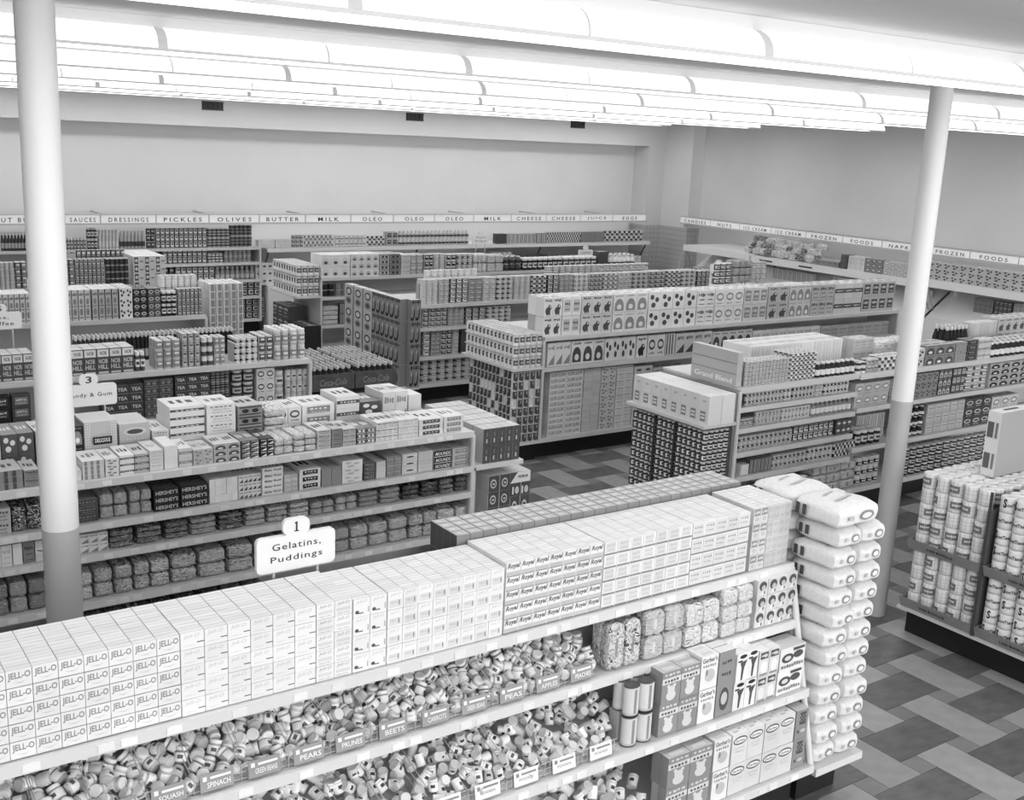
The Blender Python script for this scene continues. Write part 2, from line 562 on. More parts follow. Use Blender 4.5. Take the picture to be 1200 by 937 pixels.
for i in range(-28, 26):
    for j in range(-16, 36):
        if (i+j) % 2:
            continue
        a, b = OX+i*1.5*U, OY+j*1.5*U
        if not (-5.5 < a < XW-1 and -3.5 < b < YW-1):
            continue
        for me, dx, dy, w, d, mt in ((TL, 0, 0, U, 2*U, t_light), (TD, U, .5*U, 2*U, U, t_dark), (TF, U, 0, .5*U, .5*U, t_mid), (TF, U, 1.5*U, .5*U, .5*U, t_mid)):
            if near_view(a+dx+w/2, b+dy+d/2):
                put(me.name.split('.')[0], me, floor, (a+dx, b+dy, 0))
            else:
                rest[me].face([(a+dx+.002, b+dy+.002, 0), (a+dx+w-.002, b+dy+.002, 0), (a+dx+w-.002, b+dy+d-.002, 0), (a+dx+.002, b+dy+d-.002, 0)], mt)
for me, q in rest.items():
    o = q.build('far_'+me.name.split('.')[0]+'s', floor)
    o['kind'] = 'stuff'

# ceiling light rows: flared translucent troughs under a channel
glow = mat(.85, .5, 'lamp_shell', 0, .62)
lens_m = mat(.9, .5, 'lamp_lens', 0, LAMP)
rim_m = mat(.8, .4, 'lamp_rim', 0)
chan_m = mat(.72, .5, 'lamp_channel', 0)
joint_m = mat(.62, .5, 'lamp_joint', 0, .08)
ZR = 4.08
LF = 2.14
def fixture_meshes():
    prof = [(-.17, 0), (-.168, .03), (-.155, .065), (-.13, .095), (-.10, .115), (-.07, .125)]
    prof = prof+[(-a, b) for a, b in prof[::-1]]
    hl = LF/2-.03
    d = MB()
    for sx in (0, 1):
        x0, x1 = (-hl, -.006) if sx == 0 else (.006, hl)
        d.grid([[(x, y, z) for y, z in prof] for x in (x0, x1)], lambda i, j: glow)
    # flat lens closing the trough below
    ln = MB(); ln.face([(-hl, -.155, .004), (-hl, .155, .004), (hl, .155, .004), (hl, -.155, .004)], lens_m)
    rims = []
    for sy in (-1, 1):
        s = MB(); s.box(-LF/2, LF/2, sy*.17-.008, sy*.17+.008, -.014, .004, rim_m)
        rims.append(('rim', s.mesh('rim')))
    c = MB(); c.box(-LF/2, LF/2, -.075, .075, .125, ZC-ZR-.001, chan_m)
    ends = []
    for x0, x1 in ((-LF/2, -hl), (hl, LF/2)):
        e = MB()
        e.grid([[(x, y*1.01, z*1.01) for y, z in prof] for x in (x0, x1)], lambda i, j: joint_m)
        e.face([(x0 if x0 < 0 else x1, y, z) for y, z in prof], joint_m)
        ends.append(('end_band', e.mesh('end_band')))
    k = MB(); k.grid([[(x, y*1.02, z*1.02) for y, z in prof] for x in (-.008, .008)], lambda i, j: joint_m)
    return [('diffuser', d.mesh('diffuser')), ('lens', ln.mesh('lens')), *rims, ('channel', c.mesh('channel')), *ends, ('centre_strap', k.mesh('centre_strap'))]
FX = fixture_meshes()
OR10 = ['first', 'second', 'third', 'fourth', 'fifth', 'sixth', 'seventh', 'eighth', 'ninth', 'tenth']
ROWW = ['first row', 'second row', 'third row', 'fourth row', 'fifth row', 'row by the soffit']
for r, (yc, xs) in enumerate(((3.95, 4.04), (7.0, 4.32), (10.05, 4.3), (13.1, 4.1), (16.15, 4.2), (18.55, 4.0))):
    n0 = -3 if r == 0 else -2
    k = n0
    while True:
        x = xs+LF/2+k*LF
        if x+LF/2 > 17.4 or (r == 0 and x > 8.6) or (r == 1 and x > 15):
            break
        lab = 'white fluorescent ceiling trough light, %s, %s from its left end' % (ROWW[r], OR10[k-n0])
        t = thing('ceiling_light', lab, 'light', (x, yc, ZR), 0, 'ceiling lights, '+ROWW[r])
        for nm, me in FX:
            put(nm, me, t)
        k += 1
# rows behind the photographer, over the front of the store
for yc in (.9, -2.15):
    for k in range(-1, 4):
        t = thing('ceiling_light', 'white fluorescent trough light over the store front, %s row, %s from left' % ('first' if yc > 0 else 'second', OR10[k+1]), 'light', (4+LF/2+(k-1)*LF, yc, ZR), 0, 'ceiling lights over the store front')
        for nm, me in FX:
            put(nm, me, t)

# two round columns with a darker dado
def column(x, y, label):
    t = thing('column', label, 'column', (x, y, 0))
    for nm, z0, z1, g in (('dado', 0, 1.80, .40), ('shaft', 1.80, ZC, .72)):
        m = MB()
        rows = [[(.082*cos(2*pi*i/32), .082*sin(2*pi*i/32), z) for i in range(32)] for z in (z0, z1)]
        m.grid(rows, lambda i, j: mat(g, .5, 'column_'+nm, 0), True); m.face(rows[1], mat(g, .5, 'column_'+nm, 0))
        m.build(nm, t)
column(1.12, 5.2, 'round pale column with darker lower part behind the front shelves, left')
column(7.41, 5.2, 'round pale column with darker lower part beside the tissue display')

# ------------------------------------------------------------------ shelving
white_en = mat(.66, .35, 'white_enamel', 0)
pale_en = mat(.60, .4, 'pale_enamel', 0)
black_en = mat(.012, .45, 'black_kick', 0)
tag_w = mat(.78, .5, 'ticket', .08)
TICK = MB(); TICK.box(0, .06, -.004, 0, .006, .036, tag_w); TICK = TICK.mesh('price_ticket')
def gondola(name, label, x0, x1, yf, yb, shelves, base=.21, end=None, tickets=None, depth=.46, topdeep=True, yl=None):
    """shelves: top surfaces from the highest down; the highest spans both sides"""
    t = thing(name, label, 'shelving', (0, 0, 0))
    ym = (yf+yb)/2; top = shelves[0]
    m = MB(); m.box(x0+.02, x1-.02, yf+.11, yb-.11, 0, base, black_en); m.build('kick_base', t)
    m = MB(); m.box(x0, x1, ym-.015, ym+.015, base, top-.03, pale_en); m.build('back_panel', t)
    yl = yl or [yf]*(len(shelves)+1)
    for i, z in enumerate(list(shelves)+[base+.045]):
        y_ = yl[i]
        m = MB(); m.box(x0, x1, y_, (yb-(y_-yf) if (i == 0 and topdeep) or i == len(shelves) else min(ym-.02, y_+depth)), z-.022, z, white_en)
        s = m.build('shelf', t)
        m = MB(); m.box(x0, x1, y_-.018, y_, z-.045, z+.004, white_en)
        rl = m.build('price_rail', s)
        if tickets:
            r = random.Random(i)
            x = max(x0, tickets)
            while x < x1-.1:
                put('price_ticket', TICK, s, (x, y_-.018, z-.043))
                x += r.choice((.085, .17, .17, .26))
    for x in ([x0, x1] if end == 'both' else [x1] if end == 'right' else [x0] if end == 'left' else []):
        m = MB()
        a_, b_ = yl[-1]-yf+.03, yl[0]-yf+.03
        sec = [(yf+a_, base), (yb-a_, base), (yb-b_, top-.03), (yf+b_, top-.03)]
        for xx, rev in ((x-.015, 1), (x+.015, 0)):
            m.face([(xx, y, z) for y, z in (sec[::-1] if rev else sec)], pale_en)
        for q in range(4):
            (ya, za), (yb2, zb2) = sec[q], sec[(q+1) % 4]
            m.face([(x-.015, ya, za), (x+.015, ya, za), (x+.015, yb2, zb2), (x-.015, yb2, zb2)], pale_en)
        m.tube((x, yl[-1], base+.0), (x, yl[0], top-.03), .02, white_en)
        m.build('end_panel', t)
    return t
G1 = gondola('shelving_gondola', 'front shelving gondola carrying gelatin boxes and baby food jars', -1.6, 4.70, 3.58, 4.72, [1.42, 1.105, .74], .265, 'right', .4, .46, True, [3.87, 3.80, 3.67, 3.58])
G2 = gondola('shelving_gondola', 'candy shelving gondola with five levels behind the gelatin boxes', -.6, 4.60, 7.03, 8.10, [1.42, 1.135, .925, .60], .21, 'right', 1.0)
L3 = gondola('shelving_gondola', 'tea and coffee shelving gondola behind the candy', -.2, 4.60, 10.05, 11.12, [1.43, .98, .6], .21, 'right')
L4 = gondola('shelving_gondola', 'shelving gondola of small boxes and bottles behind the tea shelves', .3, 4.62, 13.10, 14.17, [1.40, .95, .55], .21, 'right')
L5 = gondola('shelving_gondola', 'shelving gondola of stacked cans nearest the back wall at left', .8, 4.62, 16.15, 17.22, [1.36, .95, .55], .21, 'right')
R1 = gondola('shelving_gondola', 'shelving gondola with rows of small cans beside the jar display', 7.55, 9.24, 7.03, 8.10, [1.49, 1.305, 1.10, .865, .62], .21, 'left')
R1b = gondola('shelving_gondola', 'shelving gondola running right behind the near right column', 9.26, 15.0, 7.03, 8.10, [1.475, 1.125, .70], .21)
R2 = gondola('shelving_gondola', 'long shelving gondola of picture boxes in the middle', 7.50, 13.95, 10.05, 11.12, [1.46, 1.10], .21, 'both')
R3 = gondola('shelving_gondola', 'long shelving gondola of canned goods behind the picture boxes', 7.62, 14.3, 13.10, 14.17, [1.375, 1.055, .645], .21, 'left')
R4 = gondola('shelving_gondola', 'far shelving gondola of white packages before the back wall', 7.58, 14.0, 16.15, 17.22, [1.365, 1.055, .6], .21, 'left')
WL = gondola('wall_shelving', 'wall shelving of jars and bottles along the left of the back wall', 1.5, 7.72, 19.0, 19.95, [1.56, 1.29, .98, .68], .22, 'right', None, .5, False)
R0 = gondola('shelving_gondola', 'end of the near right gondola under the tissue display', 8.35, 10.5, 3.75, 4.92, [1.3, .8], .2)

# ------------------------------------------------------------------ front gondola
rj = random.Random(3)
box_kind('gelatin_box', 'w', 'w', 'w', [('t', 'JELL-O', (.07, .38, .95, .86), {'bold': .03}, 'm'), ('p', [(.2, .3), (.55, .22), (.86, .36), (.55, .27)], 'p'), ('r', 0, 0, 1, .035, 'm')], [('r', 0, .0, 1, .16, 'l'), ('r', 0, 0, .02, 1, 'l')])
box_kind('pudding_box', 'w', 'w', 'w', [('t', 'Jell-O', (.12, .6, .8, .88), {'shear': .2}, 'p'), ('r', .7, .3, 1, .36, 'd')]+letters(.12, .18, .6, .26, 'l', rj, 6), [('r', 0, .0, 1, .16, 'l'), ('r', 0, 0, .02, 1, 'l')])
box_kind('custard_box', 'w', 'w', 'w', [('t', 'Jell-O', (.14, .66, .84, .9), {'shear': .2}, 'm'), ('r', .1, .3, .9, .5, 'l')]+letters(.14, .1, .86, .22, 'p', rj, 6), [('r', 0, .0, 1, .16, 'l'), ('r', 0, 0, .02, 1, 'l')])
box_kind('dessert_box', 'w', 'w', 'w', [('t', 'Jell-O', (.14, .72, .84, .92), {'shear': .2}, 'p'), ('e', .22, .28, .12, .1, 'd'), ('r', .3, .18, .6, .24, 'd'), ('r', .88, .2, .93, .52, 'm')], [('r', 0, .0, 1, .16, 'l'), ('r', 0, 0, .02, 1, 'l')])
box_kind('tapioca_box', 'w', 'w', 'w', [('t', 'Jell-O', (.14, .7, .84, .92), {'shear': .2}, 'p'), ('r', .1, .1, .9, .52, 'l'), ('e', .75, .34, .05, .16, 'm')]+letters(.16, .3, .6, .46, 'p', rj, 4), [('r', 0, .0, 1, .16, 'l'), ('r', 0, 0, .02, 1, 'l')])
box_kind('script_dessert_box', 'w', 'w', 'w', [('t', 'Royal', (.06, .5, .96, .95), {'shear': .25, 'bold': .03}, 'd'), ('r', .02, .06, .98, .36, 'p'), ('r', .02, .0, .98, .06, 'm')], [('r', 0, .0, 1, .16, 'l'), ('r', 0, 0, .02, 1, 'l')])
box_kind('pie_filling_box', 'w', 'w', 'w', [('r', .1, .2, .84, .92, 'l'), ('r', .02, 0, .98, .14, 'm')]+letters(.18, .6, .76, .84, 'p', rj, 4)+letters(.18, .3, .76, .44, 'p', rj, 6), [('r', 0, .0, 1, .16, 'l'), ('r', 0, 0, .02, 1, 'l')])
box_kind('gelatin_packet_box', 'w', 'w', 'l', [('r', .06, .12, .94, .92, 'l'), ('r', 0, 0, 1, .1, 'm')]+letters(.14, .62, .86, .78, 'm', rj, 4)+letters(.14, .34, .8, .44, 'm', rj, 6), [('r', 0, .0, 1, .16, 'l'), ('r', 0, 0, .02, 1, 'l')])
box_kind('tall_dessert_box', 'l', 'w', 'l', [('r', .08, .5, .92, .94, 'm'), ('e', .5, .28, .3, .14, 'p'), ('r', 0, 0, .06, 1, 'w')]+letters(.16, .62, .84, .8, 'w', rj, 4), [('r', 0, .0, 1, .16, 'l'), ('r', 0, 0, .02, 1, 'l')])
box_kind('wrapped_box', 'l', 'w', 'l', [('r', .08, .1, .92, .9, 'p')]+letters(.14, .3, .86, .7, 'l', rj, 5), [('r', 0, .0, 1, .16, 'l'), ('r', 0, 0, .02, 1, 'l')])
s = Shelf('front gondola top shelf', 3.885, 1.422, G1)
D = dict(d=.0277, jit=.0015)
seg(s, -19, 213, .348, 8, 5, 12, 'gelatin_box', 'white gelatin box with large dark lettering, front gondola', **D)
seg(s, 213.5, 370, .348, 6, 5, 12, 'pudding_box', 'white pudding box with dark dash, front gondola', **D)
seg(s, 370.5, 412, .348, 2, 5, 12, 'custard_box', 'white custard box with pale lines, front gondola', **D)
seg(s, 413, 452, .335, 2, 4, 12, 'dessert_box', 'white dessert box with black smudge picture, front gondola', **D)
seg(s, 453, 588, .335, 8, 4, 12, 'tapioca_box', 'white dessert box with faint picture, front gondola', **D)
D['d'] = .028
seg(s, 590, 703, .35, 7, 5, 12, 'script_dessert_box', 'white dessert box with dark script, front gondola', **D)
seg(s, 704, 806, .35, 7, 5, 12, 'pie_filling_box', 'white box with square label and grey foot, front gondola', **D)
seg(s, 806.5, 873, .35, 5, 4, 12, 'gelatin_packet_box', 'white framed box right of the square-labelled boxes', **D)
seg(s, 877, 894, .36, 2, 4, 9, 'tall_dessert_box', 'pale box with dark top label near the flour', d=.036, jit=.002)
seg(s, 894.5, 921, .36, 4, 4, 9, 'wrapped_box', 'pale wrapped box next to the flour stack', d=.036, jit=.002)
# stock on the far side of the same top shelf
box_kind('striped_carton', 'm', 'p', 'd', [], [('r', 0, .0, 1, .07, 'm'), ('r', 0, .0, .05, 1, 'm'), ('r', .2, .25, .55, .6, 'l')])
xa, xb = 2.70, 4.62
nx, ny = 25, 4
for i in range(nx):
    for j in range(ny):
        w = (xb-xa)/nx; d = .062
        for r in ([0, 1, 2] if i == 0 else [2]):
            unit('striped_carton', 'striped_carton', (xa+(i+.5)*w, 4.235+j*d, 1.422+r*.126), (w*.97, d*.97, .124), 0,
                 placed('small grey carton in the grid behind dessert boxes', i, nx, r, 3, j, ny), 'box', 'cartons on the far side of the front top shelf')
m = MB(); m.box(xa+.08, xb, 4.24, 4.235+ny*.062, 1.422, 1.422+.25, mat(.4)); m.build('riser', G1)
# open cardboard flats left on the far side
for (px, py, dx, rz) in ((455, 652, .16, .5), (490, 655, .15, .9), (205, 690, .12, .1)):
    t = put('cardboard_flat', None, None, (SX(px, 4.33, 1.45), 4.33, 1.422), rz)
    tag(t, {455: 'pale cardboard flat lying behind the dessert boxes, near the sign', 490: 'pale cardboard flat lying askew behind the dessert boxes', 205: 'pale cardboard flat lying behind the gelatin boxes at left'}[px], 'cardboard')
    m = MB(); m.box(-dx, dx, -.06, .06, 0, .004, mat(.62)); m.build('sheet', t)
    m = MB(); m.box(-dx, dx, -.064, -.06, 0, .03, mat(.62)); m.box(-dx, dx, .06, .064, 0, .03, mat(.62)); m.build('edge_flap', t)

# baby food: jars and small cans tumbled in wire bins
def jar_meshes(bg, ig):
    b = MB()
    pr = [(.38, 0), (.47, .05), (.49, .12), (.49, .62), (.42, .72), (.41, .76)]
    b.lathe(pr, lambda z, a: mat(ig, .4) if (.14 < z < .6 and abs(a) < 125) else mat(bg, .15), 14, ph=.5)
    # picture patch on the paper label
    rows = [[(.497*sin(radians(a)), -.497*cos(radians(a)), z) for a in (-22, -7, 8, 23)] for z in (.28, .5)]
    b.grid(rows, lambda i, j: mat(.10, .4))
    l = MB(); l.lathe([(.43, .75), (.45, .77), (.45, .93), (.42, .97), (.36, .965)], lambda z, a: mat(.74, .28), 14)
    return b.mesh('jar_body'), l.mesh('lid')
JARS = [jar_meshes(.42, .84), jar_meshes(.55, .80), jar_meshes(.25, .78)]
def smallcan_mesh(g, dark):
    c = MB()
    pr = [(.44, 0), (.48, .03), (.465, .06), (.465, .94), (.48, .97), (.44, 1), (.42, .97)]
    def mf(z, a):
        if z > .94 or z < .06:
            return mat(.62, .25)
        return mat(g, .4)
    c.lathe(pr, mf, 14, ph=.5)
    rows = [[(.472*sin(radians(a)), -.472*cos(radians(a)), z) for a in (-34, -17, 0, 17)] for z in (.34, .6)]
    c.grid(rows, lambda i, j: mat(dark, .4))
    rows = [[(.475*sin(radians(a)), -.475*cos(radians(a)), z) for a in (-60, -30, 0, 30, 60)] for z in (.74, .86)]
    c.grid(rows, lambda i, j: mat(.55, .4))
    return c.mesh('small_can')
CANS = [smallcan_mesh(.84, .05), smallcan_mesh(.80, .10), smallcan_mesh(.66, .04)]
def wire_bin(x0, x1, yf, z, depth, label, group, word, dark):
    t = thing('wire_bin', label, 'bin', (x0, yf, z), 0, group)
    w = x1-x0; wm = mat(.5, .3, 'wire', 0)
    m = MB()
    for k in range(3):
        m.tube((.004, 0, .012+k*.03), (w-.004, 0, .012+k*.03), .0022, wm, 5)
    for k in range(int(w/.028)):
        m.tube((.01+k*.028, 0, .0), (.01+k*.028, 0, .075), .0018, wm, 5)
    m.build('front_grille', t)
    m = MB()
    for k in range(4):
        m.tube((.004, 0, .03+k*.04), (.004, depth, .10+k*.055), .0022, wm, 5)
    m.build('divider', t)
    m = MB(); m.face([(.0, .005, .004), (w, .005, .004), (w, depth, .12), (0, depth, .12)], wm)
    m.face([(0, depth, .12), (w, depth, .12), (w, depth, .0), (0, depth, 0)], wm); m.build('sloped_floor', t)
    if word is not None:
        g, ink = (.30, .80) if dark else (.82, .25)
        m = MB(); cw, ch = min(.135, w*.78), .07
        cx = w*.5
        fn = lambda u, v: (cx-cw/2+cw*u, -.02+.012*v, .012+ch*v)
        fb = lambda u, v: (cx-cw/2+cw*u, -.017+.012*v, .012+ch*v)
        pm = mat(g, .5)
        for q in (fn, fb):
            m.face([q(0, 0), q(1, 0), q(1, 1), q(0, 1)], pm)
        m.face([fn(0, 1), fn(1, 1), fb(1, 1), fb(0, 1)], pm)
        c = m.build('bin_card', t)
        m = MB()
        f2 = lambda u, v: (fn(u, v)[0], fn(u, v)[1]-.002, fn(u, v)[2])
        im = mat(ink, .5)
        if word:
            add_text(m, word, f2, (.2, .2, .9, .52) if dark else (.2, .32, .8, .5), im, bold=.012)
        m.face([f2(.3, .68), f2(.92, .68), f2(.92, .82), f2(.3, .82)], im)
        m.face([f2(.08, .62), f2(.2, .62), f2(.2, .88), f2(.08, .88)], im)
        m.build('lettering', c)
    return t
def tumble(px0, px1, y, z, nrow, size, kind, label, group, limit, dyr=.052, dzr=.026, bins=None):
    x0, x1 = SX(px0, y, z), SX(px1, y, z)
    n = 0
    rr = random.Random(label)
    w = size[0]*1.06
    cols = int((x1-x0)/w)
    pts = []
    for j in range(nrow):
        for i in range(cols):
            pts.append((x0+(i+.5+.5*(j % 2))*w+rr.uniform(-.012, .012), y+.028+j*dyr+rr.uniform(-.01, .01), z+.024+j*dzr+rr.uniform(0, .02)))
    edges = [SX(q, y, z) for q in bins] if bins else None
    lab0 = label
    for p in pts[:limit]:
        if edges:
            label = lab0 % NTH[max(0, sum(1 for q in edges[1:-1] if p[0] > q))]
        e = (rr.uniform(-1.9, .7), rr.uniform(-.9, .9), rr.uniform(-1.2, 1.2))
        if rr.random() < .25:
            e = (rr.uniform(-2.2, 2.2), rr.uniform(-2, 2), rr.uniform(-3, 3))
        if kind == 'jar':
            bm, lm = rr.choice(JARS)
            o = put('baby_food_jar', None, None, p)
            o.rotation_euler = e
            k = size
            b = put('jar_body', bm, o); c = put('lid', lm, o)
            for q in (b, c):
                q.scale = (k[0], k[0], k[1]); q.location = (0, 0, -k[1]/2)
            tag(o, label, 'jar', group)
        else:
            o = put('baby_food_can', rr.choice(CANS), None, p)
            o.rotation_euler = e; o.scale = (size[0], size[0], size[1])
            o.location = Vector(p)
            tag(o, label, 'can', group)
        n += 1
zs2, zs3, zs4 = 1.107, .742, .312
ys2, ys3, ys4 = 3.815, 3.685, 3.595
bins2 = [-20, 45, 108, 170, 226, 282, 337, 386, 434, 486, 533, 577, 621, 661, 700]
words2 = ['', 'PEAS', 'BEETS', 'SQUASH', 'SPINACH', 'GREEN BEANS', 'PEARS', 'PRUNES', 'BEETS', 'CARROTS', 'GREEN BEANS', 'PEAS', 'APPLES', 'PEACHES']
ORD = ['first', 'second', 'third', 'fourth', 'fifth', 'sixth', 'seventh', 'eighth', 'ninth', 'tenth', 'eleventh', 'twelfth', 'thirteenth', 'fourteenth', 'fifteenth']
for i in range(len(bins2)-1):
    wire_bin(SX(bins2[i], ys2, zs2), SX(bins2[i+1], ys2, zs2), ys2+.012, zs2, .30, 'wire bin with grey card among baby food jars, %s from the left' % ORD[i], 'wire bins of baby food jars', words2[i], True)
tumble(-20, 705, ys2+.02, zs2+.012, 6, (.057, .067), 'jar', 'glass baby food jar tumbled in the %s wire bin, front gondola second shelf', 'baby food jars in the wire bins', 300, bins=bins2)
bins3 = [300, 352, 404, 452, 500, 548, 593, 638, 682, 724]
for i in range(len(bins3)-1):
    wire_bin(SX(bins3[i], ys3, zs3), SX(bins3[i+1], ys3, zs3), ys3+.012, zs3, .36, 'wire bin with white card among small cans, %s from the left' % ORD[i], 'wire bins of small baby food cans', 'FOODS' if i > 2 else None, False)
tumble(270, 728, ys3+.02, zs3+.012, 6, (.048, .058), 'can', 'small white can tumbled in the %s wire bin, front gondola third shelf', 'small cans on the third shelf', 300, .048, .03, bins3)
tumble(585, 772, ys4+.02, zs4+.0, 6, (.058, .068), 'can', 'small white can tumbled on the bottom shelf of the front gondola', 'small cans on the bottom shelf', 300, .05, .03)

s = Shelf('front gondola second shelf', ys2, zs2, G1)
bag_kind('cereal_pouch', 'l', ('m', 'd', .12)); bag_kind('grey_pouch', 'p', ('l', 'm', .15)); bag_kind('small_pouch', 'w', ('p', 'm', .12))
seg(s, 712, 750, .25, 2, 1, 2, 'cereal_pouch', 'pale printed pouch next to the baby food jars', d=.07)
seg(s, 754, 800, .26, 2, 2, 2, 'grey_pouch', 'grey printed pouch, front gondola second shelf', d=.1)
seg(s, 802, 842, .24, 2, 2, 1, 'small_pouch', 'white pouch with small print, front gondola second shelf', d=.12)
seg(s, 844, 880, .27, 2, 3, 1, 'small_pouch', 'little white pouch left of the round-picture boxes', d=.1)
box_kind('round_picture_box', 'l', 'w', 'l', [('e', .5, .62, .38, .30, 'd'), ('e', .56, .5, .2, .18, 'p'), ('p', [(.2, .05), (.8, .05), (.66, .34), (.4, .34)], 'w'), ('r', .6, .1, .72, .3, 'd')])
seg(s, 884, 930, .28, 4, 3, 1, 'round_picture_box', 'pale box with dark round picture, front gondola', d=.12)
s = Shelf('front gondola third shelf', ys3, zs3, G1)
tall = can_kind('milk_powder_can', 'l', [('b', .06, .12, 'p'), ('p', 12, .1, .9, 'm')], 'd')
seg(s, 733, 767, .33, 2, 2, 2, 'milk_powder_can', 'tall pale can with dark lid, front gondola', d=.075)
bear = [('r', 0, .62, 1, .8, 'l'), ('e', .5, .42, .2, .12, 'l'), ('e', .5, .24, .26, .16, 'l'), ('e', .34, .54, .08, .06, 'l'), ('e', .66, .54, .08, .06, 'l')]+letters(.1, .66, .9, .76, 'd', rj, 5)+letters(.1, .86, .9, .95, 'l', rj, 4)
box_kind('bear_cereal_box', 'm', 'p', 'm', bear, [('r', .2, .25, .8, .75, 'l')])
seg(s, 771, 815, .36, 2, 2, 2, 'bear_cereal_box', 'grey bear cereal box, front gondola third shelf', d=.06)
box_kind('baby_cereal_box', 'w', 'w', 'l', [('t', 'Gerber\'s', (.06, .8, .94, .95), {'bold': .02}, 'd'), ('e', .55, .4, .3, .2, 'p'), ('e', .35, .5, .08, .1, 'm')]+letters(.1, .66, .9, .75, 'm', rj, 6), [('r', .2, .25, .8, .75, 'l')])
seg(s, 816, 836, .38, 1, 2, 2, 'baby_cereal_box', 'white baby cereal box with dark script, front gondola third shelf', d=.06)
box_kind('crest_cereal_box', 'm', 'w', 'm', [('e', .5, .26, .3, .18, 'd'), ('e', .5, .27, .2, .1, 'p')]+letters(.2, .8, .8, .86, 'd', rj, 4)+letters(.2, .62, .8, .68, 'd', rj, 4))
seg(s, 837, 856, .38, 1, 1, 2, 'crest_cereal_box', 'grey box with dark crest, single tall column, front gondola third shelf', d=.06)
box_kind('goblet_box', 'w', 'w', 'w', [('e', .56, .9, .34, .07, 'k'), ('p', [(.3, .7), (.95, .76), (.7, .5), (.6, .06), (.45, .06), (.46, .5)], 'd'), ('r', .1, .72, .5, .78, 'k')])
seg(s, 858, 884, .33, 2, 2, 2, 'goblet_box', 'white box with black goblet shape, front gondola third shelf', d=.06)
box_kind('window_box', 'l', 'w', 'l', [('r', .1, .66, .9, .92, 'd'), ('e', .5, .34, .34, .24, 'w'), ('r', .1, .02, .9, .1, 'm')]+letters(.2, .72, .8, .86, 'w', rj, 4))
seg(s, 885, 908, .31, 2, 2, 2, 'window_box', 'pale box with dark label beside the goblet boxes', d=.06)
box_kind('biscuit_box', 'w', 'l', 'l', [('e', .3, .55, .24, .2, 'd'), ('e', .72, .62, .2, .16, 'd'), ('e', .3, .55, .13, .1, 'l'), ('r', .5, .82, .95, .94, 'd')]+letters(.05, .12, .95, .3, 'm', rj, 9))
seg(s, 909, 939, .28, 1, 2, 1, 'biscuit_box', 'wide white biscuit box with dark pictures, front gondola', d=.14)
s = Shelf('front gondola bottom shelf', ys4, zs4, G1)
seg(s, 778, 829, .36, 2, 2, 2, 'bear_cereal_box', 'grey bear cereal box, front gondola bottom shelf', d=.06)
seg(s, 832, 851, .36, 1, 2, 2, 'baby_cereal_box', 'white baby cereal box with dark script, front gondola bottom shelf', d=.06)
box_kind('oval_cereal_box', 'l', 'w', 'l', [('e', .5, .76, .44, .14, 'd'), ('e', .5, .76, .38, .09, 'w'), ('t', 'Gerber', (.2, .72, .8, .8), {'bold': .02}, 'd')]+letters(.2, .48, .8, .54, 'p', rj, 6)+letters(.25, .38, .75, .43, 'p', rj, 5), [('r', .2, .25, .5, .5, 'p'), ('r', .6, .6, .8, .7, 'm')])
seg(s, 852, 926, .36, 4, 2, 3, 'oval_cereal_box', 'pale box with dark oval badge, front gondola', d=.06)
box_kind('heart_box', 'm', 'p', 'm', [('r', .3+.1*i, .5+.07*j, .4+.1*i, .57+.07*j, 'd') for i in range(5) for j in range(6) if (i+j) % 2 or j in (0, 5)]+[('p', [(.1, .28), (.3, .2), (.3, .34)], 'd'), ('e', .62, .28, .22, .06, 'p')])
seg(s, 927, 941, .36, 1, 2, 3, 'heart_box', 'grey box with dark chequered basket, front gondola', d=.06)

# flour bags stacked beyond the end of the front gondola
def flour_bag():
    mb = MB(); N = 8
    pm = noisy('flour_paper', .66, .76, 14, .6)
    L = [-1+2*i/N for i in range(N+1)]
    def pt(u, v, w):
        e = 6.0
        n = (abs(u)**e+abs(v)**e+abs(w)**e)**(1/e); k = max(abs(u), abs(v), abs(w))/n
        return (u*k*.5+.014*sin(5*v+3*w), v*k*.5+.012*sin(6*u), .5+w*k*.5*(1-.22*max(abs(u), abs(v))**4)+.02*sin(5*u+4*v))
    for ax in range(3):
        for sg in (-1, 1):
            rows = []
            for a in L:
                row = []
                for b in L:
                    c = [0, 0, 0]; c[ax] = sg; c[(ax+1) % 3] = a; c[(ax+2) % 3] = b*sg
                    row.append(pt(*c))
                rows.append(row)
            mb.grid(rows, lambda i, j: pm)
    # printing: badge and lines on the near end, emblem on the long side, print on the top
    e1 = lambda u, v: (u-.5, -.515, v)
    decor(mb, [('e', .62, .52, .17, .2, 'm'), ('e', .62, .52, .11, .12, 'w'), ('r', .2, .42, .32, .6, 'p')], e1)
    e2 = lambda u, v: (-.525, .5-u, v)
    decor(mb, [('r', .12, .28, .2, .74, 'd'), ('r', .26, .28, .34, .74, 'd')], e2, (-1, 0, 0))
    e3 = lambda u, v: (u-.5, v-.5, 1.03)
    decor(mb, [('p', [(.25, .3), (.75, .42), (.72, .48), (.25, .36)], 'p'), ('p', [(.3, .6), (.6, .68), (.58, .73), (.3, .65)], 'p'), ('e', .8, .55, .07, .05, 'm')], e3, (0, 0, 1))
    return mb.mesh('flour_bag')
FB = flour_bag()
e = thing('end_shelf', 'white end shelf on a black base carrying the flour bags', 'shelf', (0, 0, 0))
m = MB(); m.box(4.745, 5.15, 3.575, 4.70, .215, .26, white_en); m.build('shelf_board', e)
m = MB(); m.box(4.745, 5.08, 3.70, 4.60, 0, .213, black_en); m.build('kick_base', e)
rf = random.Random(5)
nl = 13; z0 = .262; lh = 1.53/nl
FLW = ['lowest', 'second', 'third', 'fourth', 'fifth', 'sixth', 'seventh', 'eighth', 'ninth', 'tenth', 'eleventh', 'twelfth', 'topmost']
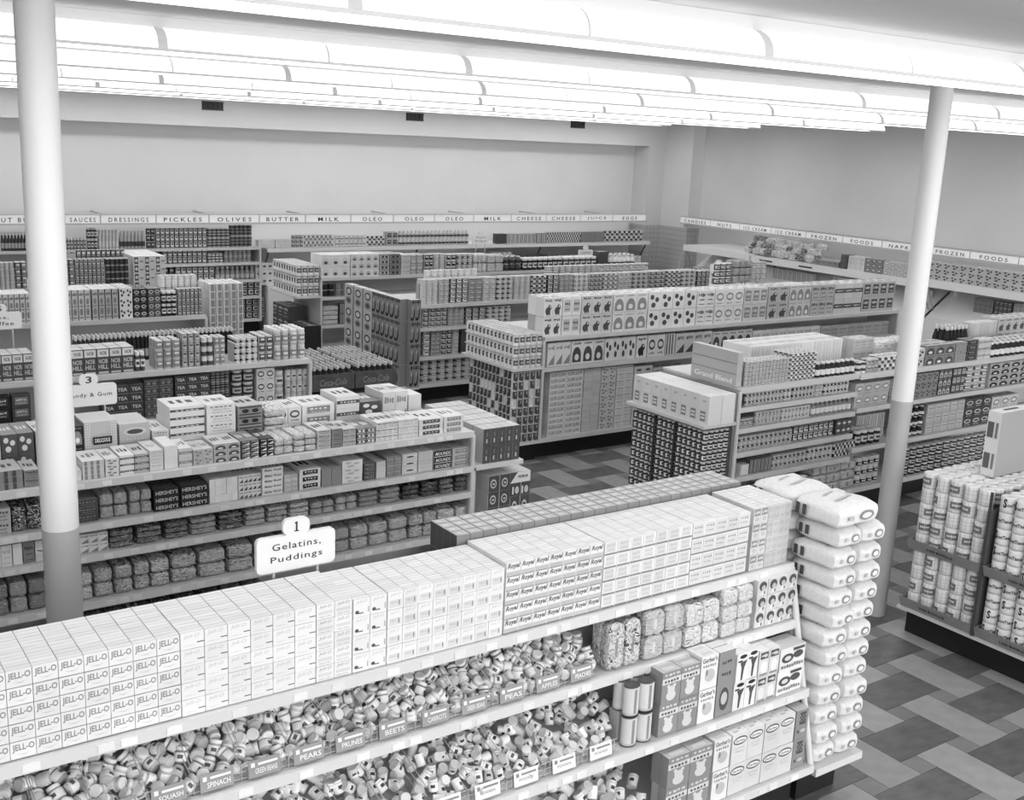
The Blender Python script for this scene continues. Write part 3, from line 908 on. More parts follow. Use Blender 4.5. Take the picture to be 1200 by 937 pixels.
for l in range(nl):
    for c in range(2):
        if l == nl-1 and c == 1:
            continue
        for dpt in range(2):
            wide = .205
            x = 4.735+wide*(c+.5)+rf.uniform(-.01, .01)+.012*(l % 2)
            o = put('flour_bag', FB, None, (x, 3.60+.165+dpt*.335+rf.uniform(-.012, .008), z0+l*lh))
            o.scale = (wide*.97, .325, lh*1.0)
            o.rotation_euler = (rf.uniform(-.02, .02), 0, rf.uniform(-.05, .05))
            if l == nl-1:
                o.scale = (.37, .33, lh*1.15); o.location.x = 4.9
            pos = ('left' if c == 0 else 'right')+(' front' if dpt == 0 else ' rear')
            tag(o, 'white flour bag, %s layer of the stack, %s bag' % (FLW[l], pos) if l < nl-1 else 'white flour bag lying on top of the flour stack, %s one' % ('front' if dpt == 0 else 'rear'), 'bag', 'stacked flour bags')

# ------------------------------------------------------------------ aisle signs
def rrect(w, h, r, n=5):
    out = []
    for cx, cz, a0 in ((w/2-r, h-r, 0), (-w/2+r, h-r, 90), (-w/2+r, r, 180), (w/2-r, r, 270)):
        out += [(cx+r*cos(radians(a0+90*i/n)), cz+r*sin(radians(a0+90*i/n))) for i in range(n+1)]
    return out
def plate(mb, pts, y0, y1, m):
    a = [(x, y0, z) for x, z in pts]; b = [(x, y1, z) for x, z in pts]
    mb.face(a, m); mb.face(b[::-1], m)
    for i in range(len(pts)):
        j = (i+1) % len(pts)
        mb.face([a[i], b[i], b[j], a[j]], m)
def aisle_sign(x, y, z0, w, h, lines, num, label, ztop, th=.075, small=False):
    t = thing('aisle_sign', label, 'sign', (x, y, z0))
    sm = mat(.70, .4, 'sign_face', 0); ink = mat(.03, .5, 'sign_ink', 0)
    m = MB(); plate(m, rrect(w, h, .022), -.012, .012, sm); p = m.build('sign_panel', t)
    m = MB()
    n = len(lines)
    for i, (s, wd) in enumerate(lines):
        v1 = h*(1-.2) - i*h*.36; lh = h*.22
        if n == 1:
            v1 = h*.62; lh = h*.24
        add_text(m, s, lambda u, v: (u, -.0135, v), (-w*wd/2, v1-lh, w*wd/2, v1), ink, spacing=1.15, bold=.006)
    m.build('lettering', p)
    tw = w*.34
    m = MB(); plate(m, rrect(tw, th, .03), -.011, .011, sm); q = m.build('number_tab', t, (0, 0, h-.004))
    if num == '1':
        m = MB()
        for x0, z0_, x1, z1_ in ((-.004, .2, .004, .8), (-.011, .2, .011, .26), (-.009, .68, -.004, .76)):
            m.face([(x0, -.0125, z0_*th), (x1, -.0125, z0_*th), (x1, -.0125, z1_*th), (x0, -.0125, z1_*th)], ink)
        m.build('numeral', q)
    elif num:
        m = MB(); add_text(m, num, lambda u, v: (u, -.0125, v), (-.02, th*.2, .02, th*.82), ink, bold=.014); m.build('numeral', q)
    m = MB(); m.tube((-w*.28, 0, ztop-z0), (-w*.28, 0, .01), .007, mat(.5, .3, 'sign_post', 0)); m.tube((w*.28, 0, ztop-z0), (w*.28, 0, .01), .007, mat(.5, .3, 'sign_post', 0)); m.build('post', t)
aisle_sign(1.875, 4.24, 1.795, .365, .16, [('Gelatins,', .62), ('Puddings', .66)], '1', 'white aisle sign reading Gelatins, Puddings with number 1', 1.42)
aisle_sign(1.885, 7.70, 1.745, .37, .15, [('Candy & Gum', .82)], '3', 'white aisle sign reading Candy and Gum with number 3', 1.42)
aisle_sign(SX(25, 10.6, 1.9)-.18, 10.6, 1.80, .36, .15, [('Tea,', .4), ('Coffee', .62)], '5', 'white aisle sign reading Tea, Coffee at the left edge', 1.43)
aisle_sign(SX(563, 16.7, 1.8), 16.7, 1.80, .34, .16, [('Paper', .6), ('Products', .7)], '', 'small white aisle sign above the far white packages', 1.365)
aisle_sign(SX(686, 16.7, 1.55), 16.7, 1.50, .34, .15, [('Canned', .6), ('Foods', .6)], '', 'small white aisle sign above the far canned goods, middle', 1.365)
aisle_sign(SX(846, 13.6, 1.62), 13.7, 1.56, .36, .15, [], '', 'blank pale back of an aisle sign behind the picture boxes', 1.375)

# ------------------------------------------------------------------ candy gondola (front tier low packs, rear tier tall stacks)
s = Shelf('candy gondola top shelf', 7.06, 1.422, G2)
rows_of(s, """
-8 28 .12 1 3 1 striped m d box .26
29 47 .11 1 2 1 lettered m d box .24
88 96 .07 1 1 1 plain l m box .2
97 123 .12 1 4 1 striped l m box .26
124 140 .12 1 3 1 dotted w m box .26
141 158 .13 1 3 1 banded w d box .26
158.5 175 .13 1 3 1 banded p d box .26
176 192 .14 1 3 1 lettered w p box .26
193 209 .16 1 2 1 plain w p box .26
210 226 .13 1 2 1 banded l m box .26
227 250 .11 2 2 1 dotted p m box .24
251 282 .13 2 3 1 arched p d box .26
283 304 .13 2 4 1 wedge d w box .26
305 321 .13 2 3 1 wedge k w box .26
322 344 .12 2 2 1 lettered w p bag .26
345 371 .13 2 3 1 dotted w p bag .24
372 388 .14 1 4 1 lettered p d box .26
389 401 .14 1 4 1 lettered m d box .26
402 417 .13 2 3 1 lettered p k box .26
418 440 .12 2 3 1 linked d w box .26
441 466 .15 4 3 1 lettered w k box .28
467 490 .15 4 3 1 lettered w m box .28
491 519 .13 1 3 1 labelled w d box .28
520 543 .13 1 3 1 labelled w m box .28
""")
s = Shelf('candy gondola top shelf rear', 7.36, 1.422, G2)
rows_of(s, """
-14 3 .26 1 2 1 plain p m box .3
4 42 .27 2 2 1 dotted d l box .3
44 60 .27 1 2 1 lettered p m box .3
86 99 .28 1 2 1 arched k m box .28
""")
box_kind('chequered_candy_box', 'p', 'l', 'l', [('r', .02+.06*i, .03*j, .05+.06*i, .03*j+.03, 'w') for i in (0, 1, 2, 13, 14, 15) for j in range(0, 33, 2)]+[('r', .24, .48, .82, .66, 'k'), ('t', 'DELICIOUS', (.3, .53, .76, .62), {'bold': .02}, 'w'), ('r', .5, .05, .515, .45, 'm')])
seg(s, 100, 139, .30, 1, 1, 1, 'chequered_candy_box', 'tall box with chequered edges and black name band under the candy sign', d=.28)
rows_of(s, """
141 177 .26 1 2 1 oval p l box .3
179 199 .19 1 3 1 lettered l m box .3
""")
seg(s, 200, 241, .34, 1, 6, 1, auto('banded', 'w', 'd', 'box'), 'flat white dark-banded candy box in a six-high stack, candy gondola', d=.3)
rows_of(s, """
243 277 .33 1 5 1 lettered w m box .3
279 308 .30 1 4 1 linked m k box .3
310 336 .26 1 4 1 dotted w m bag .28
""")
rows_of(s, """
322 353 .24 2 2 1 oval w d box .26
354 392 .24 1 3 1 labelled w m box .3
394 421 .28 1 3 1 banded w d box .3
422 446 .22 1 2 1 dotted d w box .3
448 477 .28 2 1 1 wedge l m box .3
478 493 .24 1 1 1 plain l m box .2
""", dy=.06)
s = Shelf('candy gondola second shelf', 7.06, 1.137, G2)
rows_of(s, """
-10 14 .17 1 2 1 lettered p d box .3
15 50 .18 2 1 1 striped k l bag .3
90 116 .15 1 3 1 lettered d m box .34
118 151 .17 2 2 1 lettered p m bag .34
153 179 .17 2 2 1 dotted p m bag .34
""")
hers = box_kind('dark_chocolate_box', 'k', 'd', 'k', [('t', "HERSHEY'S", (.06, .25, .94, .8), {'bold': .01}, 'l')], [('t', "HERSHEY'S", (.1, .1, .9, .35), {'bold': .01}, 'm'), ('r', .06, .5, .94, .52, 'm'), ('r', .06, .7, .94, .72, 'm')])
seg(s, 181, 211, .15, 1, 3, 1, 'dark_chocolate_box', 'black chocolate box with pale lettering, left stack, candy gondola second shelf', d=.34)
seg(s, 212, 245, .15, 1, 3, 1, 'dark_chocolate_box', 'black chocolate box with pale lettering, right stack, candy gondola second shelf', d=.34)
s.prev = 'black boxes'
rows_of(s, """
246 279 .17 5 3 1 plain w p box .34
280 306 .17 5 3 1 wedge w d box .34
""")
box_kind('candy_bar_box', 'w', 'w', 'w', [('t', 'Baby Ruth', (.1, .25, .92, .75), {'shear': .2, 'bold': .015}, 'd')], [('r', .1+.17*i, .1, .18+.17*i, .9, 'd') for i in range(5)])
seg(s, 307.5, 332, .20, 1, 5, 1, 'candy_bar_box', 'white candy bar box with dark script, five-high stack, candy gondola', d=.34)
rows_of(s, """
333 349 .13 2 1 1 lettered p w box .34
351 376 .15 1 3 1 labelled w k box .34
377 400 .13 2 1 1 plain m d box .34
401 425 .17 1 3 1 dotted w p box .34
426 440 .13 1 4 1 lettered d p box .34
441 452 .13 1 3 1 plain l m box .34
453 470 .15 2 3 1 lettered m p box .34
471 489 .16 1 3 1 oval l w box .34
490 507 .16 1 3 1 lettered l p box .34
""")
box_kind('coconut_bar_box', 'k', 'p', 'l', [('t', 'MOUNDS', (.08, .25, .94, .78), {'shear': .2, 'bold': .02}, 'w'), ('r', 0, 0, 1, .12, 'l')])
seg(s, 508, 529, .15, 1, 3, 1, 'coconut_bar_box', 'black-fronted candy bar box with white letters, candy gondola', d=.34)
rows_of(s, "530 549 .15 1 3 1 labelled p m box .34")
s = Shelf('candy gondola third shelf', 7.06, .927, G2)
rows_of(s, """
-10 15 .14 2 1 1 lettered w p box .3
16 27 .14 1 1 1 plain w m box .3
28 41 .14 1 1 1 lettered m d box .3
42 56 .14 1 1 1 banded l w box .3
94 127 .13 3 2 1 wedge w m box .3
129 158 .12 1 3 1 striped d w bag .32
161 191 .12 1 3 1 lettered d w bag .32
194 222 .12 1 3 1 dotted d l bag .32
224 255 .12 1 3 1 lettered p k bag .32
257 286 .12 1 3 1 striped k w bag .32
288 312 .12 1 3 1 lettered l k bag .32
314 338 .12 1 3 1 dotted l k bag .32
340 363 .12 1 3 1 striped w k bag .32
365 392 .10 2 2 1 lettered p m bag .32
394 419 .11 2 2 1 dotted p l bag .32
421 444 .12 1 3 1 lettered m p bag .32
446 470 .12 1 3 1 dotted m l bag .32
472 492 .12 1 3 1 lettered k m bag .32
494 514 .12 1 3 1 dotted k m bag .32
516 532 .12 1 3 1 lettered d l bag .32
534 549 .12 1 3 1 dotted d m bag .32
""")
s = Shelf('candy gondola fourth shelf', 7.06, .602, G2)
rows_of(s, """
-12 12 .21 1 2 1 lettered m m bag .3
13 34 .21 1 2 1 dotted p m bag .3
35 56 .21 1 2 1 striped m m bag .3
94 110 .19 1 2 1 lettered w m bag .32
112 134 .20 1 2 1 dotted l d bag .32
136 157 .20 1 2 1 lettered l d bag .32
159 177 .20 1 2 1 dotted l d bag .32
178 200 .20 1 2 1 labelled w d bag .32
202 232 .20 1 2 1 lettered l k bag .32
234 266 .20 1 2 1 dotted l m bag .32
268 298 .20 1 2 1 striped l k bag .32
300 330 .20 1 2 1 lettered p m bag .32
332 362 .20 1 2 1 dotted p k bag .32
364 390 .20 1 2 1 lettered p k bag .32
391 410 .19 1 2 1 dotted p m bag .32
411 432 .19 1 2 1 lettered p w bag .32
433 455 .19 1 2 1 dotted p w bag .32
456 478 .20 1 2 1 striped p w bag .32
480 512 .20 2 2 1 lettered l k bag .32
513 533 .20 1 2 1 plain w m bag .32
534 553 .20 1 2 1 lettered w m bag .32
""")
s = Shelf('candy gondola bottom shelf', 7.06, .257, G2)
rows_of(s, """
100 150 .24 2 1 1 lettered d m bag .32
152 205 .24 2 1 1 dotted d m bag .32
207 260 .24 2 1 1 striped d m bag .32
262 310 .24 2 1 1 lettered m d bag .32
""")

# cartons stacked on the end of the candy gondola
m = MB(); e = thing('end_shelf', 'white end shelves on the candy gondola carrying cartons', 'shelf', (0, 0, 0))
for z in (1.115, .60):
    m = MB(); m.box(4.64, 5.12, 7.06, 8.06, z-.035, z, white_en); m.build('shelf_board', e)
m = MB(); m.box(4.63, 4.66, 7.06, 8.06, .2, 1.1, pale_en); m.build('back_board', e)
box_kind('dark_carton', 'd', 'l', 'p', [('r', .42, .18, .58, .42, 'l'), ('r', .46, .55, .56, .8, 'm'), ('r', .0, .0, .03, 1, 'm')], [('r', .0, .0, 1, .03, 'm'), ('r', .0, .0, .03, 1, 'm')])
for i in range(5):
    for j in range(6):
        for r in ((0, 1) if j == 0 else (1,)):
            unit('dark_carton', 'dark_carton', (4.735+.072*(i+.5), 7.09+j*.155, 1.117+r*.143), (.0705, .15, .141), 0,
                 placed('dark carton on the candy gondola end shelf', i, 5, r, 2, j, 6), 'box', 'dark cartons on the candy gondola end')
m = MB(); m.box(4.74, 5.09, 7.26, 7.09+6*.155, 1.117, 1.117+.14, mat(.4)); m.build('filler_board', e)
box_kind('badge_carton', 'd', 'l', 'l', [('e', .5, .5, .28, .3, 'l'), ('e', .5, .5, .2, .2, 'd'), ('r', 0, 0, .04, 1, 'l'), ('r', .4, .44, .6, .56, 'l')])
for i in range(2):
    for r in range(3):
        unit('badge_carton', 'badge_carton', (4.79+.11*(i+.5), 7.08, .602+r*.135), (.106, .3, .132), 0, placed('dark carton with pale round badge, candy gondola end', i, 2, r, 3), 'box', 'badge cartons on the candy gondola end')
box_kind('cracker_carton', 'd', 'l', 'l', [('p', [(0, .55), (.35, 1), (1, 1), (1, .55)], 'w'), ('t', 'PREMIUM', (.38, .74, .86, .86), {'bold': .02}, 'd'), ('e', .34, .24, .1, .16, 'l'), ('r', .1, .08, .18, .4, 'w'), ('e', .8, .24, .1, .16, 'l'), ('r', .56, .08, .64, .4, 'w'), ('r', .5, 0, .52, .55, 'l')])
unit('cracker_carton', 'cracker_carton', (5.11, 7.08, .806), (.20, .3, .2), 0, 'wide cracker carton with white corner panel below the candy gondola end shelf', 'box', 'cracker cartons')
for i in range(2):
    unit('badge_carton', 'badge_carton', (5.06+.1*i, 7.08, .602), (.097, .3, .2), 0, 'dark carton with pale round badge under the cracker carton, %s one' % ('left', 'right')[i], 'box', 'badge cartons under the cracker carton')

# ------------------------------------------------------------------ tea gondola
s = Shelf('tea gondola top shelf', 10.09, 1.432, L3)
box_kind('coffee_bag_box', 'd', 'p', 'd', [('r', .04, .68, .96, .97, 'w'), ('t', 'NOB', (.25, .76, .78, .9), {'bold': .02}, 'd'), ('t', 'NOB', (.14, .42, .86, .6), {'bold': .015}, 'l'), ('t', 'HILL', (.1, .2, .9, .38), {'bold': .015}, 'l'), ('r', .1, .02, .9, .1, 'p')], [('r', .1, .05, .9, .95, 'l')])
seg(s, -10, 41, .235, 4, 1, 2, 'coffee_bag_box', 'dark coffee box left of the column, tea gondola', d=.14)
seg(s, 84, 158, .235, 5, 1, 2, 'coffee_bag_box', 'dark coffee box right of the column, tea gondola', d=.14)
s.prev = 'coffee boxes'
rows_of(s, """
159 171 .18 2 1 2 labelled d w jar
183 213 .27 3 3 3 labelled p m can
214 236 .32 3 4 3 labelled m p can
237 251 .27 2 3 3 topped d w can
252 265 .27 2 3 3 labelled l m can
276 303 .24 4 4 4 banded w k can
304 321 .25 2 3 4 labelled p d can
322 340 .30 2 2 4 labelled p m jar
341 359 .30 2 2 4 labelled l m jar
""")
s = Shelf('tea gondola top shelf rear', 10.56, 1.432, L3)
rows_of(s, """
88 150 .27 12 1 3 plain d p bottle
151 185 .27 7 1 3 plain k p bottle
186 275 .27 18 1 3 plain k d bottle
""")
s = Shelf('tea gondola second shelf', 10.09, .982, L3)
rows_of(s, """
-6 14 .32 1 3 1 labelled k d box
16 38 .32 1 3 1 labelled d m box
""")
box_kind('tea_box', 'd', 'm', 'd', [('t', 'TEA', (.15, .3, .85, .7), {'bold': .02}, 'w'), ('r', 0, 0, 1, .05, 'm')])
seg(s, 120, 169, .33, 3, 4, 1, 'tea_box', 'dark tea box with pale letters, left stack, tea gondola')
rows_of(s, "170 204 .36 2 5 1 linked d m box")
seg(s, 206, 247, .37, 3, 5, 1, 'tea_box', 'dark tea box with pale letters, right stack, tea gondola')
s.prev = 'tea boxes'
rows_of(s, """
248 270 .38 4 4 1 striped k m can
273 299 .38 2 3 1 labelled d l jar
301 322 .38 2 3 1 oval w d box
323 334 .34 1 2 1 labelled p w jar
335 362 .34 4 3 1 banded l w can
""")
# soda bottles in wooden cases on the end of the tea gondola
def soda_case(x0, y0, z0, nx, ny, label, gi):
    w, d = .48, .34
    t = thing('soda_case', label, 'crate', (x0, y0, z0), 0, 'wooden soda cases')
    cm = noisy('crate_wood', .045, .09, 12, .6)
    for nm, a in (('front_board', (0, w, 0, .012)), ('rear_board', (0, w, d-.012, d))):
        m = MB(); m.box(a[0], a[1], a[2], a[3], 0, .17, cm)
        q = m.build(nm, t)
        if nm == 'front_board':
            m = MB(); add_text(m, 'Coca-Cola', lambda u, v: (u, -.002, v), (.09, .05, .39, .12), mat(.24), shear=.3, bold=.01); m.build('lettering', q)
    for a in ((0, .012), (w-.012, w)):
        m = MB(); m.box(a[0], a[1], .012, d-.012, 0, .17, cm); m.build('end_board', t)
    m = MB(); m.box(.012, w-.012, .012, d-.012, 0, .008, cm); m.build('bottom_board', t)
    return w, d
can_kind('soda_bottle', 'k', [('p', 60, .3, .5, 'd'), ('b', .80, .90, 'k')], 'p', 'bottle', 10, BOTP)
lev = ['lower', 'upper']
for ci, cx in enumerate((4.62, 5.11)):
    for cy in range(3):
        for l in range(2):
            zc = .80+.0+l*.28
            yy = 10.06+cy*.35
            soda_case(cx, yy, zc, 6, 4, 'dark soda case, %s level, %s row back, %s side, tea gondola end' % (lev[l], ORD[cy], ('left', 'right')[ci]), 0)
            for i in range(7):
                for j in range(5):
                    if l == 0:
                        continue
                    unit('soda_bottle', 'soda_bottle', (cx+.015+.032+i*.0642, yy+.013+j*.0625, zc+.009), (.061, .061, .235), 0, 'dark soda bottle, %s case level, %s side, %s row back, %s column' % (lev[l], ('left', 'right')[ci], NTH[cy*5+j], NTH[i]), 'bottle', 'soda bottles in cases, %s level' % lev[l])
e = thing('display_platform', 'low platform under the soda cases at the tea gondola end', 'platform', (0, 0, 0))
m = MB(); m.box(4.62, 5.6, 10.06, 11.1, .25, .798, mat(.2)); m.build('plinth', e)
m = MB(); m.box(4.66, 5.55, 10.12, 11.05, 0, .248, black_en); m.build('kick_base', e)

# ------------------------------------------------------------------ two gondolas behind the tea shelves
s = Shelf('small box gondola top shelf', 13.14, 1.402, L4)
rr_ = random.Random(17)
spn = letters(.08, .8, .74, .9, 'd', rr_, 4)+[('e', .4, .62, .24, .1, 'm'), ('e', .4, .28, .26, .12, 'm')]+letters(.1, .44, .72, .5, 'd', rr_, 5)+letters(.1, .06, .72, .12, 'd', rr_, 4)
box_kind('spine_box', 'l', 'w', 'm', spn+[('r', .86, 0, 1, 1, 'd')]); box_kind('grey_spine_box', 'p', 'w', 'm', spn+[('r', .86, 0, 1, 1, 'k')])  # dark strip down each right side paints in the shaded gap between boxes
seg(s, -8, 38, .34, 7, 1, 3, 'spine_box', 'tall off-white box with painted gap shade, small box gondola', d=.12)
seg(s, 78, 108, .36, 4, 1, 3, 'spine_box', 'tall off-white box with painted gap shade right of column', d=.14)
seg(s, 109, 140, .36, 4, 1, 3, 'grey_spine_box', 'tall grey box with painted gap shade, small box gondola', d=.14)
rows_of(s, """
141 156 .36 2 3 3 dotted w d box .14
157 173 .34 2 4 2 oval k l box .12
174 189 .34 2 4 2 oval d l box .12
190 208 .30 3 2 2 labelled k w jar
209 238 .32 6 4 3 labelled d p can
""")
s = Shelf('small box gondola top shelf rear', 13.62, 1.402, L4)
rows_of(s, "188 232 .42 6 3 2 lettered w l can")
box_kind('tower_can_tray', 'w', 'w', 'w', [])
t_ = can_kind('ribbed_can', 'w', [('p', 30, .06, .94, 'm'), ('p', 12, .0, 1, 'm')], 'w')
for i in range(5):
    for j in range(5):
        for r in (range(7) if j in (0,) or i == 0 else (6,)):
            unit('ribbed_can', 'ribbed_can', (4.675+.089*(i+.5), 13.12+j*.089, 1.10+r*.096), (.087, .087, .0945), 0, placed('white can in the tower behind the soda bottles', i, 5, r, 7, j, 5), 'can', 'cans in the tower')
e = thing('can_tower_stand', 'stand below the tower of white cans at the gondola end', 'stand', (0, 0, 0))
m = MB(); m.box(4.66, 5.14, 13.10, 14.1, .25, 1.098, pale_en); m.build('plinth', e)
m = MB(); m.box(4.70, 5.10, 13.16, 14.05, 0, .248, black_en); m.build('kick_base', e)
m = MB(); m.box(4.77, 5.12, 13.215, 13.56, 1.10, 1.10+6*.096-.003, mat(.45)); m.build('filler_board', e)
s = FShelf('farthest left gondola top shelf', 16.19, 1.362, L5)
rows_of(s, """
-4 18 .36 4 4 2 arched p d can
19 33 .36 2 4 2 labelled k m can
76 88 .38 2 4 2 labelled d m can
89 124 .38 7 4 2 labelled d p can
125 152 .38 5 4 2 striped k d can
""")
s = FShelf('farthest left gondola rear', 16.66, 1.362, L5)
rows_of(s, """
76 90 .46 2 3 1 lettered p d box
91 148 .46 10 4 1 labelled k m can
""")
box_kind('stack_box', 'l', 'w', 'l', [('r', .1, .1, .45, .9, 'd'), ('e', .28, .5, .14, .2, 'l'), ('r', .6, .3, .9, .5, 'm')])
for i in range(3):
    for j in range(3):
        for r in (range(6) if j == 0 or i == 0 else (5,)):
            unit('stack_box', 'product_box', (4.65+.155*(i+.5), 16.17+j*.3, 1.05+r*.12), (.152, .29, .118), 0, placed('pale box with dark panel, farthest left gondola end', i, 3, r, 6, j, 3), 'box', 'boxes stacked at the farthest left gondola end')
e = thing('end_stand', 'stand below the pale boxes at the farthest left gondola end', 'stand', (0, 0, 0))
m = MB(); m.box(4.64, 5.13, 16.15, 17.15, .0, 1.048, pale_en); m.build('plinth', e)
m = MB(); m.box(4.82, 5.10, 16.475, 17.06, 1.05, 1.05+5*.12-.003, mat(.45)); m.build('filler_board', e)

# wall shelving at the back left
s = FShelf('back wall shelving top shelf', 19.04, 1.562, WL)
rows_of(s, """
2 33 .30 8 1 2 plain d p bottle
34 74 .28 8 1 1 plain m p bottle
75 102 .20 7 1 2 labelled m l jar
103 115 .36 3 2 2 labelled d w jar
116 140 .32 6 1 2 labelled l w bottle
141 171 .30 7 1 2 labelled p d bottle
172 182 .34 2 3 1 labelled k d can
183 243 .34 11 3 2 labelled k w can
244 270 .33 5 2 2 striped p d can
271 296 .39 5 2 2 striped m d can
""")
s = FShelf('back wall shelving second shelf', 19.04, 1.292, WL)
rows_of(s, """
100 190 .16 12 1 1 labelled d m can
191 243 .24 9 2 1 labelled k l can
244 262 .17 4 1 1 striped d l can
263 295 .21 6 2 1 striped k p can
""")
s = FShelf('back wall shelving third shelf', 19.04, .982, WL)
rows_of(s, """
150 205 .25 8 2 1 labelled k d can
206 252 .25 7 2 1 labelled d l can
253 299 .24 8 1 1 labelled m p bottle
""")
s = FShelf('back wall shelving fourth shelf', 19.04, .682, WL)
rows_of(s, """
240 275 .24 5 2 1 banded k m can
276 306 .26 4 2 1 oval k w can
""")
s = FShelf('back wall shelving bottom shelf', 19.04, .267, WL)
rows_of(s, """
240 280 .34 5 2 1 labelled d m can
281 312 .36 4 3 1 oval k l can
""")

# ------------------------------------------------------------------ tissue display on the end of the near right gondola
def roll_mesh(name, kind):
    mb = MB()
    n = 20; wm = mat(.70, .7); gm = mat(.42, .7); lm = mat(.17, .7); km = mat(.02, .6)
    pr = [(.42, 0), (.485, .03), (.49, .22), (.49, .24), (.49, .46), (.49, .48), (.49, .7), (.49, .72), (.485, .97), (.42, 1), (.14, .99), (.13, .93)]
    def mf(z, a):
        if kind == 'plaid' and .04 < z < .96:
            if abs(z-.23) < .012 or abs(z-.47) < .012 or abs(z-.71) < .012:
                return gm
        return wm
    mb.lathe(pr, mf, n)
    cyl = lambda rad: (lambda u, v: (rad*sin((u-.5)*2.6), -rad*cos((u-.5)*2.6), v))
    if kind == 'plaid':
        for i in range(0, 20, 2):
            a = 2*pi*i/20
            mb.face([(.494*sin(a-.03), -.494*cos(a-.03), .05), (.494*sin(a+.03), -.494*cos(a+.03), .05), (.494*sin(a+.03), -.494*cos(a+.03), .95), (.494*sin(a-.03), -.494*cos(a-.03), .95)], gm)
        fn = cyl(.502)
        mb.grid([[fn(.14+.144*i, v) for i in range(6)] for v in (.26, .72)], lambda i, j: lm)
        f2 = cyl(.51)
        for k in range(5):
            mb.face([f2(.26+.1*k, .44), f2(.33+.1*k, .44), f2(.34+.1*k, .56), f2(.27+.1*k, .56)], wm)
    else:
        fn = cyl(.5)
        add_text(mb, 'S', fn, (.02, .34, .2, .9), km, bold=.04)
        add_text(mb, 'cotTissue', fn, (.22, .42, .98, .64), mat(.04, .6), bold=.03)
        for k in range(3):
            mb.face([fn(.3, .2-.05*k), fn(.9, .2-.05*k), fn(.9, .22-.05*k), fn(.3, .22-.05*k)], gm)
    me = mb.mesh(name)
    KINDS[name] = (me, 'roll')
roll_mesh('plaid_tissue_roll', 'plaid'); roll_mesh('lettered_tissue_roll', 'letter')
card_m = noisy('tray_card', .20, .26, 8, .7)
def tray(x0, x1, y0, y1, z, label, word):
    t = thing('cardboard_tray', label, 'tray', (0, 0, 0))
    m = MB(); m.box(x0, x1, y0, y1, z, z+.01, card_m); m.build('tray_floor', t)
    m = MB(); m.face([(x0-.03, y0, z+.085), (x0-.03, y1, z+.085), (x0, y1, z), (x0, y0, z)], card_m)
    m.face([(x0-.024, y0, z+.085), (x0+.006, y0, z), (x0+.006, y1, z), (x0-.024, y1, z+.085)], card_m)
    m.face([(x0-.03, y0, z+.085), (x0-.024, y0, z+.085), (x0-.024, y1, z+.085), (x0-.03, y1, z+.085)], card_m)
    fl = m.build('front_lip', t)
    m = MB(); yc = (y0+y1)/2+.02
    add_text(m, word, lambda u, v: (x0-.004-.03*v/.085-.0025+.0, yc+.11-u*.22, z+v), (0, .03, 1, .052), mat(.015), bold=.02)
    m.build('lettering', fl)
    for y in (y0, y1-.006):
        m = MB(); m.box(x0, x1, y, y+.006, z+.01, z+.08, card_m); m.build('side_lip', t)
    return t
e = thing('display_platform', 'black platform with white edge under the tissue trays', 'platform', (0, 0, 0))
m = MB(); m.box(7.34, 8.30, 3.2, 4.86, 0, .205, black_en); m.build('kick_base', e)
m = MB(); m.box(7.25, 8.32, 3.15, 4.90, .206, .225, mat(.55)); m.build('deck', e)
rt = random.Random(11)
def rolls(kind, xf, y0, cols, z, rows, hh, deep, label, pitch=.117):
    grp = label
    for c in range(cols):
        for k in range(deep):
            for r in (range(rows) if k == 0 or (c == 0 and k < 3) or (kind[0] == 'l' and deep > 1 and c == cols-1) else [rows-1]):
                o = unit(kind, 'tissue_roll', (xf+.058+k*pitch, y0-(c+.5)*pitch, z+r*hh), (.112, .112, hh*.985), -pi/2+rt.uniform(-.6, .6)+(.6 if kind[0] == 'l' else rt.choice((0, 0, .9, -.9, 3))), placed(label, c, cols, r, rows, k, deep), 'roll', grp)
tray(7.275, 8.15, 4.265, 4.885, .226, 'grey cardboard tray with lettered lip under the plaid tissue, lower level', '100 ROLLS')
tray(7.275, 8.15, 4.265, 4.885, .705, 'grey cardboard tray with lettered lip under the plaid tissue, upper level', '100 ROLLS')
tray(7.275, 8.15, 3.56, 4.235, .226, 'grey cardboard tray under the black-lettered tissue, lower level', '100 ROLLS')
tray(7.275, 8.15, 3.56, 4.235, .705, 'grey cardboard tray under the black-lettered tissue, upper level', '100 ROLLS')
rolls('plaid_tissue_roll', 7.285, 4.868, 5, .238, 4, .1155, 1, 'plaid-wrapped tissue roll in the lower tray')
rolls('plaid_tissue_roll', 7.285, 4.868, 5, .717, 5, .122, 7, 'plaid-wrapped tissue roll in the upper tray')
rolls('lettered_tissue_roll', 7.285, 4.225, 5, .238, 4, .1155, 1, 'black-lettered tissue roll in the lower tray')
rolls('lettered_tissue_roll', 7.285, 4.225, 5, .717, 5, .122, 7, 'black-lettered tissue roll in the upper tray')
for y0, y1 in ((4.28, 4.74), (3.65, 4.22)):
    m = MB(); m.box(7.42, 8.12, y0, y1, .24, .702, mat(.4)); m.build('filler_board', e)
    m = MB(); m.box(7.53 if y0 > 4 else 7.41, 8.12, y0, y1, .72, .717+4*.122-.003, mat(.4)); m.build('filler_board', e)
m = MB(); m.box(7.255, 7.262, 4.24, 4.262, .226, 1.34, mat(.06)); m.box(7.262, 8.1, 4.246, 4.256, .226, 1.2, mat(.10)); o = m.build('divider_board')
tag(o, 'dark upright divider between the two tissue stacks', 'divider')
box_kind('shipping_carton', 'p', 'l', 'w', [('r', .02, .02, .98, .98, 'p')], [('r', .3, .1, .7, .16, 'd')])
o = thing('shipping_carton', 'large grey carton standing on top of the tissue rolls', 'box', (7.64, 4.49, 1.33))
